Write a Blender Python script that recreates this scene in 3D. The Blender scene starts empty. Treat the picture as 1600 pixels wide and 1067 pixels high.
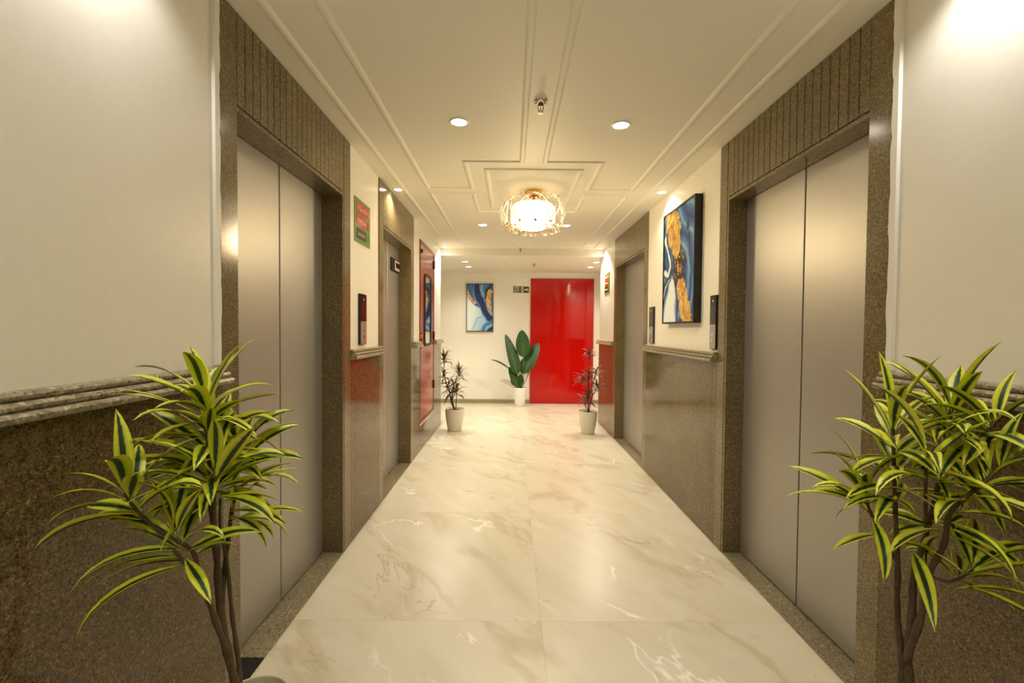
import bpy, bmesh, math, random
from mathutils import Vector, Matrix, Euler
import numpy as np

SC = bpy.context.scene
COL = SC.collection
PI = math.pi
R = math.radians

# ------------------------------------------------------------------ camera
cam_d = bpy.data.cameras.new('camera')
cam = bpy.data.objects.new('camera', cam_d)
COL.objects.link(cam)
cam_d.sensor_width = 36.0
cam_d.lens = 36.0 * 711.0 / 1600.0
cam_d.clip_start = 0.05
PITCH, ROLL, YAW = R(1.45), R(0.45), R(0.1)
fwd = Vector((math.sin(YAW) * math.cos(PITCH), math.cos(YAW) * math.cos(PITCH), -math.sin(PITCH)))
rt = fwd.cross(Vector((0, 0, 1))).normalized()
up = rt.cross(fwd)
rt2 = math.cos(ROLL) * rt + math.sin(ROLL) * up
up2 = -math.sin(ROLL) * rt + math.cos(ROLL) * up
m = Matrix((rt2, up2, -fwd)).transposed().to_4x4()
m.translation = (0, 0, 1.293)
cam.matrix_world = m
SC.camera = cam

# ------------------------------------------------------------------ world, exposure
w = bpy.data.worlds.new('world')
SC.world = w
w.use_nodes = True
w.node_tree.nodes['Background'].inputs[0].default_value = (1.0, 0.86, 0.62, 1)
w.node_tree.nodes['Background'].inputs[1].default_value = 0.05
SC.view_settings.view_transform = 'Standard'
SC.view_settings.look = 'None'
SC.view_settings.gamma = 1.0
SC.view_settings.exposure = 0.0
SC.view_settings.use_curve_mapping = False

WARM = (1.0, 0.885, 0.70)
NEUT = (1.0, 0.95, 0.90)
E_CENTRE = 22.0      # ceiling downlights in the corridor
E_WALL = 24.0
E_END = 115.0        # downlights close to the walls
E_NEAR = 21.0        # the two close to the camera
E_LOBBY = 34.0
E_CHAND = 26.0
E_BACK = 19.0

# ------------------------------------------------------------------ dimensions
WL, WR, CZ = -0.965, 1.248, 2.385
FL, FR = -0.957, 1.240          # granite faces
DL, DR = -1.075, 1.345          # lift door faces
YB = -2.3                       # corridor end behind the camera
YE_L, YE_R = 6.20, 6.42         # corridor end at the lobby
YK = 8.02                       # back wall
LZ = 2.297                      # lobby ceiling
LBL, LBR = -1.95, 1.57
BEAM = 6.17

# ------------------------------------------------------------------ materials
MATS = {}
def newmat(name):
    mt = bpy.data.materials.new(name)
    mt.use_nodes = True
    nt = mt.node_tree
    b = nt.nodes['Principled BSDF']
    MATS[name] = mt
    return mt, nt, b
def N(nt, t, **kw):
    n = nt.nodes.new(t)
    for k, v in kw.items():
        setattr(n, k, v)
    return n
def ramp(nt, stops, interp='LINEAR'):
    r = nt.nodes.new('ShaderNodeValToRGB')
    r.color_ramp.interpolation = interp
    e = r.color_ramp.elements
    while len(e) < len(stops):
        e.new(0.5)
    for i, (p, c) in enumerate(stops):
        e[i].position = p
        e[i].color = (c[0], c[1], c[2], 1)
    return r
def s2l(*c):
    return tuple(((v / 255) / 12.92 if v / 255 <= 0.04045 else ((v / 255 + 0.055) / 1.055) ** 2.4) for v in c)
def simple(name, col, rough=0.5, metal=0.0, bump=0.0, bscale=60.0, var=0.06, spec=0.5):
    mt, nt, b = newmat(name)
    geo = N(nt, 'ShaderNodeNewGeometry')
    nz = N(nt, 'ShaderNodeTexNoise')
    nz.inputs['Scale'].default_value = bscale
    nz.inputs['Detail'].default_value = 4
    nt.links.new(geo.outputs['Position'], nz.inputs['Vector'])
    r = ramp(nt, [(0.3, [c * (1 - var) for c in col]), (0.7, [min(1, c * (1 + var)) for c in col])])
    nt.links.new(nz.outputs['Fac'], r.inputs[0])
    nt.links.new(r.outputs[0], b.inputs['Base Color'])
    b.inputs['Roughness'].default_value = rough
    b.inputs['Metallic'].default_value = metal
    b.inputs['Specular IOR Level'].default_value = spec
    if bump:
        bp = N(nt, 'ShaderNodeBump')
        bp.inputs['Strength'].default_value = bump
        bp.inputs['Distance'].default_value = 0.002
        nt.links.new(nz.outputs['Fac'], bp.inputs['Height'])
        nt.links.new(bp.outputs[0], b.inputs['Normal'])
    return mt
def granite(name, dark, mid, light, rough=0.12, scale=1.0):
    mt, nt, b = newmat(name)
    geo = N(nt, 'ShaderNodeNewGeometry')
    v = N(nt, 'ShaderNodeTexVoronoi'); v.inputs['Scale'].default_value = 330 * scale
    n1 = N(nt, 'ShaderNodeTexNoise'); n1.inputs['Scale'].default_value = 130 * scale
    n1.inputs['Detail'].default_value = 6; n1.inputs['Roughness'].default_value = 0.75
    n2 = N(nt, 'ShaderNodeTexNoise'); n2.inputs['Scale'].default_value = 3.5
    n2.inputs['Detail'].default_value = 3
    oi = N(nt, 'ShaderNodeObjectInfo')
    for x in (v, n1, n2):
        nt.links.new(geo.outputs['Position'], x.inputs['Vector'])
    r1 = ramp(nt, [(0.30, dark), (0.45, mid), (0.55, mid), (0.70, light)])
    nt.links.new(n1.outputs['Fac'], r1.inputs[0])
    sep = N(nt, 'ShaderNodeSeparateColor')
    nt.links.new(v.outputs['Color'], sep.inputs[0])
    r2 = ramp(nt, [(0.0, (0.35, 0.35, 0.35)), (0.25, (0.8, 0.8, 0.8)), (0.7, (1, 1, 1)), (1.0, (1.6, 1.6, 1.55))])
    nt.links.new(sep.outputs[0], r2.inputs[0])
    mx = N(nt, 'ShaderNodeMix', data_type='RGBA', blend_type='MULTIPLY')
    mx.inputs[0].default_value = 1
    nt.links.new(r1.outputs[0], mx.inputs[6]); nt.links.new(r2.outputs[0], mx.inputs[7])
    r3 = ramp(nt, [(0.3, (0.88, 0.88, 0.88)), (0.7, (1.1, 1.08, 1.05))])
    nt.links.new(n2.outputs['Fac'], r3.inputs[0])
    mx2 = N(nt, 'ShaderNodeMix', data_type='RGBA', blend_type='MULTIPLY')
    mx2.inputs[0].default_value = 1
    nt.links.new(mx.outputs[2], mx2.inputs[6]); nt.links.new(r3.outputs[0], mx2.inputs[7])
    hs = N(nt, 'ShaderNodeHueSaturation')
    mr = N(nt, 'ShaderNodeMapRange')
    mr.inputs[3].default_value = 0.93; mr.inputs[4].default_value = 1.07
    nt.links.new(oi.outputs['Random'], mr.inputs[0])
    nt.links.new(mr.outputs[0], hs.inputs['Value'])
    nt.links.new(mx2.outputs[2], hs.inputs['Color'])
    nt.links.new(hs.outputs[0], b.inputs['Base Color'])
    b.inputs['Roughness'].default_value = rough
    return mt
def marble(name):
    mt, nt, b = newmat(name)
    geo = N(nt, 'ShaderNodeNewGeometry')
    oi = N(nt, 'ShaderNodeObjectInfo')
    cmb = N(nt, 'ShaderNodeCombineXYZ')
    ml = N(nt, 'ShaderNodeMath', operation='MULTIPLY'); ml.inputs[1].default_value = 40
    nt.links.new(oi.outputs['Random'], ml.inputs[0])
    nt.links.new(ml.outputs[0], cmb.inputs[0]); nt.links.new(ml.outputs[0], cmb.inputs[1]); nt.links.new(ml.outputs[0], cmb.inputs[2])
    add = N(nt, 'ShaderNodeVectorMath', operation='ADD')
    nt.links.new(geo.outputs['Position'], add.inputs[0]); nt.links.new(cmb.outputs[0], add.inputs[1])
    mp = N(nt, 'ShaderNodeMapping')
    mp.inputs['Scale'].default_value = (0.7, 1.9, 1)
    mp0 = N(nt, 'ShaderNodeMapping')
    mp0.inputs['Rotation'].default_value = (0, 0, R(52))
    nt.links.new(add.outputs[0], mp0.inputs[0])
    nt.links.new(mp0.outputs[0], mp.inputs[0])
    # broad clouds
    c1 = N(nt, 'ShaderNodeTexNoise'); c1.inputs['Scale'].default_value = 1.6
    c1.inputs['Detail'].default_value = 6; c1.inputs['Roughness'].default_value = 0.6; c1.inputs['Distortion'].default_value = 0.8
    nt.links.new(mp.outputs[0], c1.inputs['Vector'])
    base = ramp(nt, [(0.25, s2l(200, 192, 168)), (0.42, s2l(214, 208, 188)), (0.6, s2l(220, 215, 198)), (0.8, s2l(227, 223, 209))])
    nt.links.new(c1.outputs['Fac'], base.inputs[0])
    def vein(scale, seed, lo, width, dist):
        n = N(nt, 'ShaderNodeTexNoise'); n.noise_dimensions = '4D'
        n.inputs['W'].default_value = seed
        n.inputs['Scale'].default_value = scale; n.inputs['Detail'].default_value = 5
        n.inputs['Roughness'].default_value = 0.55; n.inputs['Distortion'].default_value = dist
        nt.links.new(mp.outputs[0], n.inputs['Vector'])
        s = N(nt, 'ShaderNodeMath', operation='SUBTRACT'); s.inputs[1].default_value = 0.5
        nt.links.new(n.outputs['Fac'], s.inputs[0])
        a = N(nt, 'ShaderNodeMath', operation='ABSOLUTE'); nt.links.new(s.outputs[0], a.inputs[0])
        mr = N(nt, 'ShaderNodeMapRange'); mr.inputs[1].default_value = 0; mr.inputs[2].default_value = width
        mr.inputs[3].default_value = 1; mr.inputs[4].default_value = 0
        nt.links.new(a.outputs[0], mr.inputs[0])
        # mask so veins come and go
        k = N(nt, 'ShaderNodeTexNoise'); k.noise_dimensions = '4D'; k.inputs['W'].default_value = seed + 7
        k.inputs['Scale'].default_value = 2.2
        nt.links.new(mp.outputs[0], k.inputs['Vector'])
        kr = N(nt, 'ShaderNodeMapRange'); kr.inputs[1].default_value = lo; kr.inputs[2].default_value = lo + 0.1
        nt.links.new(k.outputs['Fac'], kr.inputs[0])
        mu = N(nt, 'ShaderNodeMath', operation='MULTIPLY')
        nt.links.new(mr.outputs[0], mu.inputs[0]); nt.links.new(kr.outputs[0], mu.inputs[1])
        return mu
    cur = base.outputs[0]
    for sc_, seed, lo, wd, dist, colr, st in ((0.8, 1.3, 0.44, 0.030, 0.5, s2l(186, 170, 138), 0.55),
                                         (0.8, 4.1, 0.48, 0.007, 0.5, s2l(252, 249, 240), 0.95),
                                         (1.3, 9.7, 0.50, 0.006, 1.0, s2l(140, 120, 92), 0.4)):
        v = vein(sc_, seed, lo, wd, dist)
        g = N(nt, 'ShaderNodeMath', operation='MULTIPLY'); g.inputs[1].default_value = st
        nt.links.new(v.outputs[0], g.inputs[0])
        mx = N(nt, 'ShaderNodeMix', data_type='RGBA')
        nt.links.new(g.outputs[0], mx.inputs[0]); nt.links.new(cur, mx.inputs[6])
        mx.inputs[7].default_value = (*colr, 1)
        cur = mx.outputs[2]
    nt.links.new(cur, b.inputs['Base Color'])
    b.inputs['Roughness'].default_value = 0.28
    return mt
def steel(name, col, rough):
    mt, nt, b = newmat(name)
    geo = N(nt, 'ShaderNodeNewGeometry')
    mp = N(nt, 'ShaderNodeMapping'); mp.inputs['Scale'].default_value = (400, 400, 4)
    nz = N(nt, 'ShaderNodeTexNoise'); nz.inputs['Scale'].default_value = 1; nz.inputs['Detail'].default_value = 3
    nt.links.new(geo.outputs['Position'], mp.inputs[0]); nt.links.new(mp.outputs[0], nz.inputs['Vector'])
    mr = N(nt, 'ShaderNodeMapRange'); mr.inputs[3].default_value = rough - 0.05; mr.inputs[4].default_value = rough + 0.06
    nt.links.new(nz.outputs['Fac'], mr.inputs[0]); nt.links.new(mr.outputs[0], b.inputs['Roughness'])
    r = ramp(nt, [(0.3, [c * 0.97 for c in col]), (0.7, [c * 1.03 for c in col])])
    nt.links.new(nz.outputs['Fac'], r.inputs[0]); nt.links.new(r.outputs[0], b.inputs['Base Color'])
    b.inputs['Metallic'].default_value = 0.6
    return mt
def emis(name, col, strength):
    mt, nt, b = newmat(name)
    b.inputs['Base Color'].default_value = (*col, 1)
    b.inputs['Emission Color'].default_value = (*col, 1)
    b.inputs['Emission Strength'].default_value = strength
    return mt
def vcol(name, rough=0.45, spec=0.4):
    mt, nt, b = newmat(name)
    a = N(nt, 'ShaderNodeVertexColor'); a.layer_name = 'Col'
    nt.links.new(a.outputs['Color'], b.inputs['Base Color'])
    b.inputs['Roughness'].default_value = rough
    b.inputs['Specular IOR Level'].default_value = spec
    return mt
def leafmat(name, cols, rough=0.42, trans=True):
    """cols: list of (position across half width 0 centre..1 edge, colour)"""
    mt, nt, b = newmat(name)
    tc = N(nt, 'ShaderNodeTexCoord')
    sp = N(nt, 'ShaderNodeSeparateXYZ'); nt.links.new(tc.outputs['UV'], sp.inputs[0])
    s = N(nt, 'ShaderNodeMath', operation='SUBTRACT'); s.inputs[1].default_value = 0.5
    nt.links.new(sp.outputs[0], s.inputs[0])
    a = N(nt, 'ShaderNodeMath', operation='ABSOLUTE'); nt.links.new(s.outputs[0], a.inputs[0])
    m2 = N(nt, 'ShaderNodeMath', operation='MULTIPLY'); m2.inputs[1].default_value = 2
    nt.links.new(a.outputs[0], m2.inputs[0])
    mp = N(nt, 'ShaderNodeMapping'); mp.inputs['Scale'].default_value = (14, 1.6, 1)
    nt.links.new(tc.outputs['UV'], mp.inputs[0])
    nz = N(nt, 'ShaderNodeTexNoise'); nz.inputs['Scale'].default_value = 1.5
    nt.links.new(mp.outputs[0], nz.inputs['Vector'])
    ns = N(nt, 'ShaderNodeMath', operation='MULTIPLY_ADD'); ns.inputs[1].default_value = 0.35; ns.inputs[2].default_value = -0.175
    nt.links.new(nz.outputs['Fac'], ns.inputs[0])
    ad = N(nt, 'ShaderNodeMath', operation='ADD')
    nt.links.new(m2.outputs[0], ad.inputs[0]); nt.links.new(ns.outputs[0], ad.inputs[1])
    r = ramp(nt, cols)
    nt.links.new(ad.outputs[0], r.inputs[0])
    oi = N(nt, 'ShaderNodeObjectInfo')
    hs = N(nt, 'ShaderNodeHueSaturation')
    mr = N(nt, 'ShaderNodeMapRange'); mr.inputs[3].default_value = 0.82; mr.inputs[4].default_value = 1.12
    nt.links.new(oi.outputs['Random'], mr.inputs[0]); nt.links.new(mr.outputs[0], hs.inputs['Value'])
    nt.links.new(r.outputs[0], hs.inputs['Color'])
    nt.links.new(hs.outputs[0], b.inputs['Base Color'])
    b.inputs['Roughness'].default_value = rough
    return mt

M_wall = simple('wall_paint', s2l(238, 235, 224), 0.35, bump=0.12, bscale=35, var=0.012, spec=0.35)
M_ceil = simple('ceiling_paint', s2l(234, 230, 216), 0.6, bump=0.05, bscale=50, var=0.012)
M_gran = granite('brown_granite', s2l(60, 50, 32), s2l(118, 104, 73), s2l(172, 157, 116), 0.16, 0.85)
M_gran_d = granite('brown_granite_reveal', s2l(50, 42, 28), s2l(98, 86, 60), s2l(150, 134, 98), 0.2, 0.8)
M_gran_w = granite('wainscot_granite', s2l(52, 42, 26), s2l(104, 89, 61), s2l(156, 140, 102), 0.10, 0.75)
M_gran_w.node_tree.nodes['Principled BSDF'].inputs['Specular IOR Level'].default_value = 0.32
M_gran_l = granite('sill_granite', s2l(74, 70, 56), s2l(134, 126, 102), s2l(196, 186, 158), 0.3, 0.7)
M_cap = granite('dado_cap_granite', s2l(84, 76, 58), s2l(154, 144, 118), s2l(205, 196, 168), 0.28, 0.5)
M_skirt = granite('skirting_stone', s2l(120, 112, 82), s2l(160, 150, 116), s2l(185, 176, 145), 0.25)
M_marble = marble('cream_marble')
M_grout = simple('grout', s2l(216, 206, 182), 0.8)
M_steel = steel('brushed_steel', (0.42, 0.405, 0.37), 0.42)
M_steel_s = steel('bright_steel', (0.42, 0.40, 0.37), 0.25)
M_dark = simple('dark_gap', (0.008, 0.007, 0.006), 0.8)
M_black = simple('black_gloss', s2l(22, 17, 15), 0.12, var=0.03)
M_blackm = simple('black_satin', s2l(18, 17, 17), 0.4, var=0.05)
M_red = simple('red_lacquer', s2l(184, 7, 3), 0.07, var=0.01, bscale=2)
M_red2 = simple('red_enamel', s2l(158, 52, 38), 0.2, var=0.03, bscale=3)
M_redd = simple('dark_red_enamel', s2l(120, 34, 26), 0.3, var=0.03)
M_mirror = simple('reflective_glass', (0.62, 0.64, 0.62), 0.03, metal=1.0, var=0.0)
M_white = simple('white_plastic', s2l(238, 236, 228), 0.4, var=0.01)
M_pot = simple('white_pot', s2l(222, 216, 198), 0.35, var=0.02, bscale=12)
M_potg = simple('ivory_pot', s2l(214, 206, 178), 0.38, var=0.02, bscale=12)
M_soil = simple('soil', s2l(58, 44, 30), 0.95, bump=1.0, bscale=220, var=0.4)
M_gold = simple('gold_metal', (0.80, 0.50, 0.14), 0.28, metal=1.0, var=0.02)
M_bronze = simple('bronze_clip', (0.35, 0.2, 0.05), 0.35, metal=1.0, var=0.02)
M_chrome = simple('chrome', (0.75, 0.72, 0.66), 0.15, metal=1.0, var=0.0)
M_brass = simple('dull_brass', (0.20, 0.15, 0.08), 0.4, metal=0.8, var=0.1)
M_stem = simple('plant_stem', s2l(84, 68, 46), 0.8, bump=0.8, bscale=120, var=0.3)
M_stemd = simple('dark_stem', s2l(62, 48, 34), 0.8, bump=0.5, bscale=120, var=0.2)
M_stemg = simple('green_stalk', s2l(92, 110, 52), 0.5, var=0.1)
M_leaf = leafmat('variegated_leaf', [(0.0, s2l(26, 56, 36)), (0.26, s2l(30, 66, 36)), (0.36, s2l(196, 208, 44)), (0.7, s2l(228, 232, 62)), (1.0, s2l(212, 220, 58))])
M_leafd = leafmat('maroon_leaf', [(0.0, s2l(88, 78, 52)), (0.5, s2l(108, 92, 64)), (1.0, s2l(130, 108, 78))])
M_leafd2 = leafmat('purple_leaf', [(0.0, s2l(96, 62, 54)), (0.5, s2l(116, 76, 66)), (1.0, s2l(146, 108, 92))])
M_leafg = leafmat('broad_green_leaf', [(0.0, s2l(80, 112, 48)), (0.07, s2l(36, 74, 22)), (0.6, s2l(28, 62, 18)), (1.0, s2l(36, 72, 24))], 0.4)
M_lamp = emis('lamp_white', (1.0, 0.93, 0.80), 14)
M_drum = emis('lamp_warm', (1.0, 0.80, 0.48), 3.4)
M_green = simple('sign_green', s2l(104, 140, 62), 0.2, var=0.02)
M_green2 = simple('sign_bright_green', s2l(92, 160, 50), 0.2, var=0.02)
M_sred = simple('sign_red', s2l(205, 48, 36), 0.2, var=0.02)
M_sdark = simple('sign_dark', s2l(34, 30, 20), 0.2, var=0.02)
M_stxt = simple('sign_text', s2l(240, 226, 200), 0.4, var=0.0)
M_art = vcol('painted_canvas', 0.4)
M_art2 = vcol('gold_leaf', 0.3, 0.8)
mt, nt, b = newmat('clear_glass')
b.inputs['Base Color'].default_value = (1, 0.97, 0.9, 1)
b.inputs['Roughness'].default_value = 0.02
b.inputs['Transmission Weight'].default_value = 1.0
b.inputs['IOR'].default_value = 1.45
M_glass = mt

# ------------------------------------------------------------------ mesh helpers
def obj(name, bm, mat, parent=None, smooth=False, loc=None):
    me = bpy.data.meshes.new(name)
    if smooth:
        for f in bm.faces:
            f.smooth = True
    bm.normal_update()
    bm.to_mesh(me); bm.free()
    mats = mat if isinstance(mat, (list, tuple)) else [mat]
    for q in mats:
        me.materials.append(q)
    o = bpy.data.objects.new(name, me)
    COL.objects.link(o)
    if parent is not None:
        o.parent = parent
    if loc is not None:
        o.location = loc
    return o
def box(bm, x0, x1, y0, y1, z0, z1, mi=0, bev=0.0):
    x0, x1 = min(x0, x1), max(x0, x1); y0, y1 = min(y0, y1), max(y0, y1); z0, z1 = min(z0, z1), max(z0, z1)
    r = bmesh.ops.create_cube(bm, size=1)
    vs = r['verts']
    for v in vs:
        v.co = Vector(((x0 + x1) / 2 + v.co.x * (x1 - x0), (y0 + y1) / 2 + v.co.y * (y1 - y0), (z0 + z1) / 2 + v.co.z * (z1 - z0)))
    fs = set(f for v in vs for f in v.link_faces)
    for f in fs:
        f.material_index = mi
    if bev:
        es = set(e for v in vs for e in v.link_edges)
        bmesh.ops.bevel(bm, geom=list(es), offset=bev, segments=1, affect='EDGES')
    return bm
def bx(*a, **k):
    return box(bmesh.new(), *a, **k)
def lathe(bm, prof, n=32, cx=0, cy=0, cap=True):
    rings = []
    for r, z in prof:
        if r < 1e-6:
            rings.append([bm.verts.new((cx, cy, z))])
        else:
            rings.append([bm.verts.new((cx + r * math.cos(2 * PI * i / n), cy + r * math.sin(2 * PI * i / n), z)) for i in range(n)])
    for a, b_ in zip(rings[:-1], rings[1:]):
        for i in range(n):
            j = (i + 1) % n
            if len(a) == 1 and len(b_) == 1:
                continue
            if len(a) == 1:
                bm.faces.new((a[0], b_[i], b_[j]))
            elif len(b_) == 1:
                bm.faces.new((a[i], a[j], b_[0]))
            else:
                bm.faces.new((a[i], a[j], b_[j], b_[i]))
    bmesh.ops.recalc_face_normals(bm, faces=bm.faces)
    return bm
def tube(bm, pts, rad, n=8, closed=False):
    pts = [Vector(p) for p in pts]
    k = len(pts)
    rads = rad if isinstance(rad, (list, tuple)) else [rad] * k
    rings = []
    prev = None
    for i in range(k):
        if closed:
            t = (pts[(i + 1) % k] - pts[i - 1]).normalized()
        else:
            t = (pts[min(i + 1, k - 1)] - pts[max(i - 1, 0)]).normalized()
        if prev is None:
            a = Vector((0, 0, 1)) if abs(t.z) < 0.9 else Vector((1, 0, 0))
            u = t.cross(a).normalized()
        else:
            u = (prev - t * prev.dot(t)).normalized()
        prev = u
        v = t.cross(u)
        rings.append([bm.verts.new(pts[i] + (u * math.cos(2 * PI * j / n) + v * math.sin(2 * PI * j / n)) * rads[i]) for j in range(n)])
    rng = range(k) if closed else range(k - 1)
    for i in rng:
        a, b_ = rings[i], rings[(i + 1) % k]
        for j in range(n):
            bm.faces.new((a[j], a[(j + 1) % n], b_[(j + 1) % n], b_[j]))
    if not closed:
        bm.faces.new(rings[0]); bm.faces.new(rings[-1])
    bmesh.ops.recalc_face_normals(bm, faces=bm.faces)
    return bm
def prism(bm, poly, axis, a0, a1):
    """poly: list of 2D points, extruded along axis (0,1,2)"""
    def mk(p, a):
        if axis == 0: return (a, p[0], p[1])
        if axis == 1: return (p[0], a, p[1])
        return (p[0], p[1], a)
    A = [bm.verts.new(mk(p, a0)) for p in poly]
    B = [bm.verts.new(mk(p, a1)) for p in poly]
    bm.faces.new(A); bm.faces.new(B)
    n = len(poly)
    for i in range(n):
        bm.faces.new((A[i], A[(i + 1) % n], B[(i + 1) % n], B[i]))
    bmesh.ops.recalc_face_normals(bm, faces=bm.faces)
    return bm
def empty(name, loc=(0, 0, 0), label=None, cat=None, group=None, kind=None):
    o = bpy.data.objects.new(name, None)
    o.empty_display_size = 0.05
    COL.objects.link(o)
    o.location = loc
    tag(o, label, cat, group, kind)
    return o
def tag(o, label=None, cat=None, group=None, kind=None):
    if label: o['label'] = label
    if cat: o['category'] = cat
    if group: o['group'] = group
    if kind: o['kind'] = kind
    return o
def setl(o, label):
    o['label'] = label
    return o
def rebase(o, parent):
    """keep geometry (built in world coordinates) where it is under a parent that sits elsewhere"""
    o.parent = parent
    o.matrix_parent_inverse = Matrix.Translation(-Vector(parent.location))
    return o
def wpart(name, bm, mat, parent, smooth=False):
    o = obj(name, bm, mat, None, smooth)
    rebase(o, parent)
    return o

# ------------------------------------------------------------------ floor
fl = obj('floor', bx(-2.6, 2.6, YB - 0.3, YK + 0.3, -0.16, -0.002), M_grout)
tag(fl, 'polished cream marble tile floor with tan veins along the corridor', 'floor', kind='structure')
GJ = 0.0004
xs = [0.141 + 1.2 * k for k in range(-2, 3)]
ys = [-0.41 - 1.2 * 2 + 1.2 * k for k in range(0, 10)]
regions = [(FL, FR, YB, 6.18), (LBL, LBR, 6.18, YK)]
for (rx0, rx1, ry0, ry1) in regions:
    for i in range(len(xs) - 1):
        for j in range(len(ys) - 1):
            a0, a1 = max(xs[i], rx0) + GJ, min(xs[i + 1], rx1) - GJ
            b0, b1 = max(ys[j], ry0) + GJ, min(ys[j + 1], ry1) - GJ
            if a1 - a0 < 0.02 or b1 - b0 < 0.02:
                continue
            t = bx(a0, a1, b0, b1, -0.012, 0.0)
            obj('tile', t, M_marble, fl)

# ------------------------------------------------------------------ walls
def wall(name, boxes, label, mat=M_wall):
    bm = bmesh.new()
    for bb in boxes:
        box(bm, *bb)
    o = obj(name, bm, mat)
    return tag(o, label, 'wall', kind='structure')
TH = 0.30
L1 = (1.505, 2.711, 1.60, 2.588)    # outer y0,y1, opening y0,y1
L2 = (3.305, 4.468, 3.408, 4.345)
R1 = (1.505, 2.733, 1.60, 2.622)
R2 = (4.172, 5.515, 4.275, 5.410)
SH = (4.772, 5.640)                 # red shaft door
ZH = 2.39
wall_left = wall('wall_left', [(WL, WL - TH, YB, L1[0], 0, ZH), (WL, WL - TH, L1[1], L2[0], 0, ZH), (WL, WL - TH, L2[1], SH[0], 0, ZH),
                   (WL, WL - TH, SH[0], SH[1], 0, 0.285), (WL, WL - TH, SH[0], SH[1], 2.235, ZH), (WL - 0.12, WL - TH, SH[0], SH[1], 0.285, 2.235),
                   (WL, WL - TH, SH[1], YE_L, 0, ZH)], 'cream painted left corridor wall with granite dado')
wall_right = wall('wall_right', [(WR, WR + TH, YB, R1[0], 0, ZH), (WR, WR + TH, R1[1], R2[0], 0, ZH), (WR, WR + TH, R2[1], YE_R, 0, ZH)],
                  'cream painted right corridor wall with granite dado')
wall_back = wall('wall_back', [(LBL - 0.2, LBR + 0.5, YK, YK + 0.2, 0, 2.5)], 'cream end wall behind the red door and blue painting')
wall('wall_front', [(WL - 0.2, WR + 0.2, YB - 0.2, YB, 0, 2.5)], 'plain cream wall behind the camera')
wall('wall_lobby_left', [(LBL - 0.2, LBL, YE_L - 0.2, YK, 0, 2.5), (LBL, WL - TH, YE_L - 0.2, YE_L, 0, 2.5)], 'cream left wall of the far lobby')
wall('wall_lobby_right', [(LBR, LBR + 0.2, YE_R, YK, 0, 2.5)], 'narrow cream right wall of the far lobby')

# granite wainscot slabs (parts of each wall), with joints
def slabs(parent, face, wallx, y0, y1, joints, z1=1.115, z0=0.0):
    e = [y0] + joints + [y1]
    for a, b_ in zip(e[:-1], e[1:]):
        t = bx(face, wallx, a + 0.0008, b_ - 0.0008, z0 + 0.0005, z1, bev=0.0008)
        obj('granite_slab', t, M_gran_w, parent)
slabs(wall_left, FL, WL, YB, L1[0], [-1.5, -0.6])
slabs(wall_left, FL, WL, L1[1], L2[0], [2.79])
slabs(wall_left, FL, WL, L2[1], SH[0], [])
slabs(wall_left, FL, WL, SH[0], SH[1], [5.2], z1=0.275)
slabs(wall_left, FL, WL, SH[1], YE_L, [])
slabs(wall_right, FR, WR, YB, R1[0], [-1.2, -0.3])
slabs(wall_right, FR, WR, R1[1], R2[0], [2.80, 3.46])
slabs(wall_right, FR, WR, R2[1], YE_R, [5.98])
obj('granite_slab', bx(WL - TH, FL, YE_L, YE_L + 0.008, 0, 1.115), M_gran_w, wall_left)
obj('granite_slab', bx(WR + TH - 0.01, FR, YE_R, YE_R + 0.008, 0, 1.115), M_gran_w, wall_right)

# dado cap moulding: three beads, the lowest standing furthest out
def cap_profile():
    pts = [(0.0, 1.168), (0.018, 1.168)]
    for (zc, out, r) in ((1.158, 0.020, 0.0095), (1.139, 0.030, 0.0095), (1.120, 0.042, 0.0095)):
        for a in (80, 45, 10, -25, -60, -85):
            pts.append((out + r * math.cos(R(a)), zc + r * math.sin(R(a))))
    pts += [(0.040, 1.1085), (0.0, 1.1085)]
    return pts
CAP = cap_profile()
def dado(parent, wallx, sgn, y0, y1):
    poly = [(wallx + sgn * p[0], p[1]) for p in CAP]
    t = prism(bmesh.new(), poly, 1, y0, y1)
    obj('dado_cap', t, M_cap, parent)
dado(wall_left, WL, 1, YB, L1[0] - 0.001)
dado(wall_left, WL, 1, L1[1] - 0.006, L2[0] + 0.03)
dado(wall_left, WL, 1, L2[1] + 0.001, SH[0] - 0.003)
dado(wall_left, WL, 1, SH[1] + 0.003, YE_L + 0.04)
dado(wall_right, WR, -1, YB, R1[0] - 0.001)
dado(wall_right, WR, -1, R1[1] + 0.002, R2[0] - 0.002)
dado(wall_right, WR, -1, R2[1] + 0.002, YE_R + 0.04)
# rough plaster edge against the nearest granite jambs
for par, x0, s, yy in ((wall_left, WL, 1, L1[0]), (wall_right, WR, -1, R1[0])):
    bm = bmesh.new()
    rr = random.Random(4)
    prev = None
    n = 40
    rows = []
    for k in range(n + 1):
        z = 1.17 + (CZ - 1.17) * k / n
        jit = rr.uniform(-0.003, 0.003)
        rows.append([bm.verts.new((x0, yy - 0.028, z)), bm.verts.new((x0 + s * 0.009, yy - 0.024, z)),
                     bm.verts.new((x0 + s * 0.010, yy - 0.002 + jit, z)), bm.verts.new((x0, yy + 0.0, z))])
    for a, b_ in zip(rows[:-1], rows[1:]):
        for j in range(3):
            bm.faces.new((a[j], a[j + 1], b_[j + 1], b_[j]))
    bmesh.ops.recalc_face_normals(bm, faces=bm.faces)
    obj('plaster_edge', bm, M_wall, par)
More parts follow.
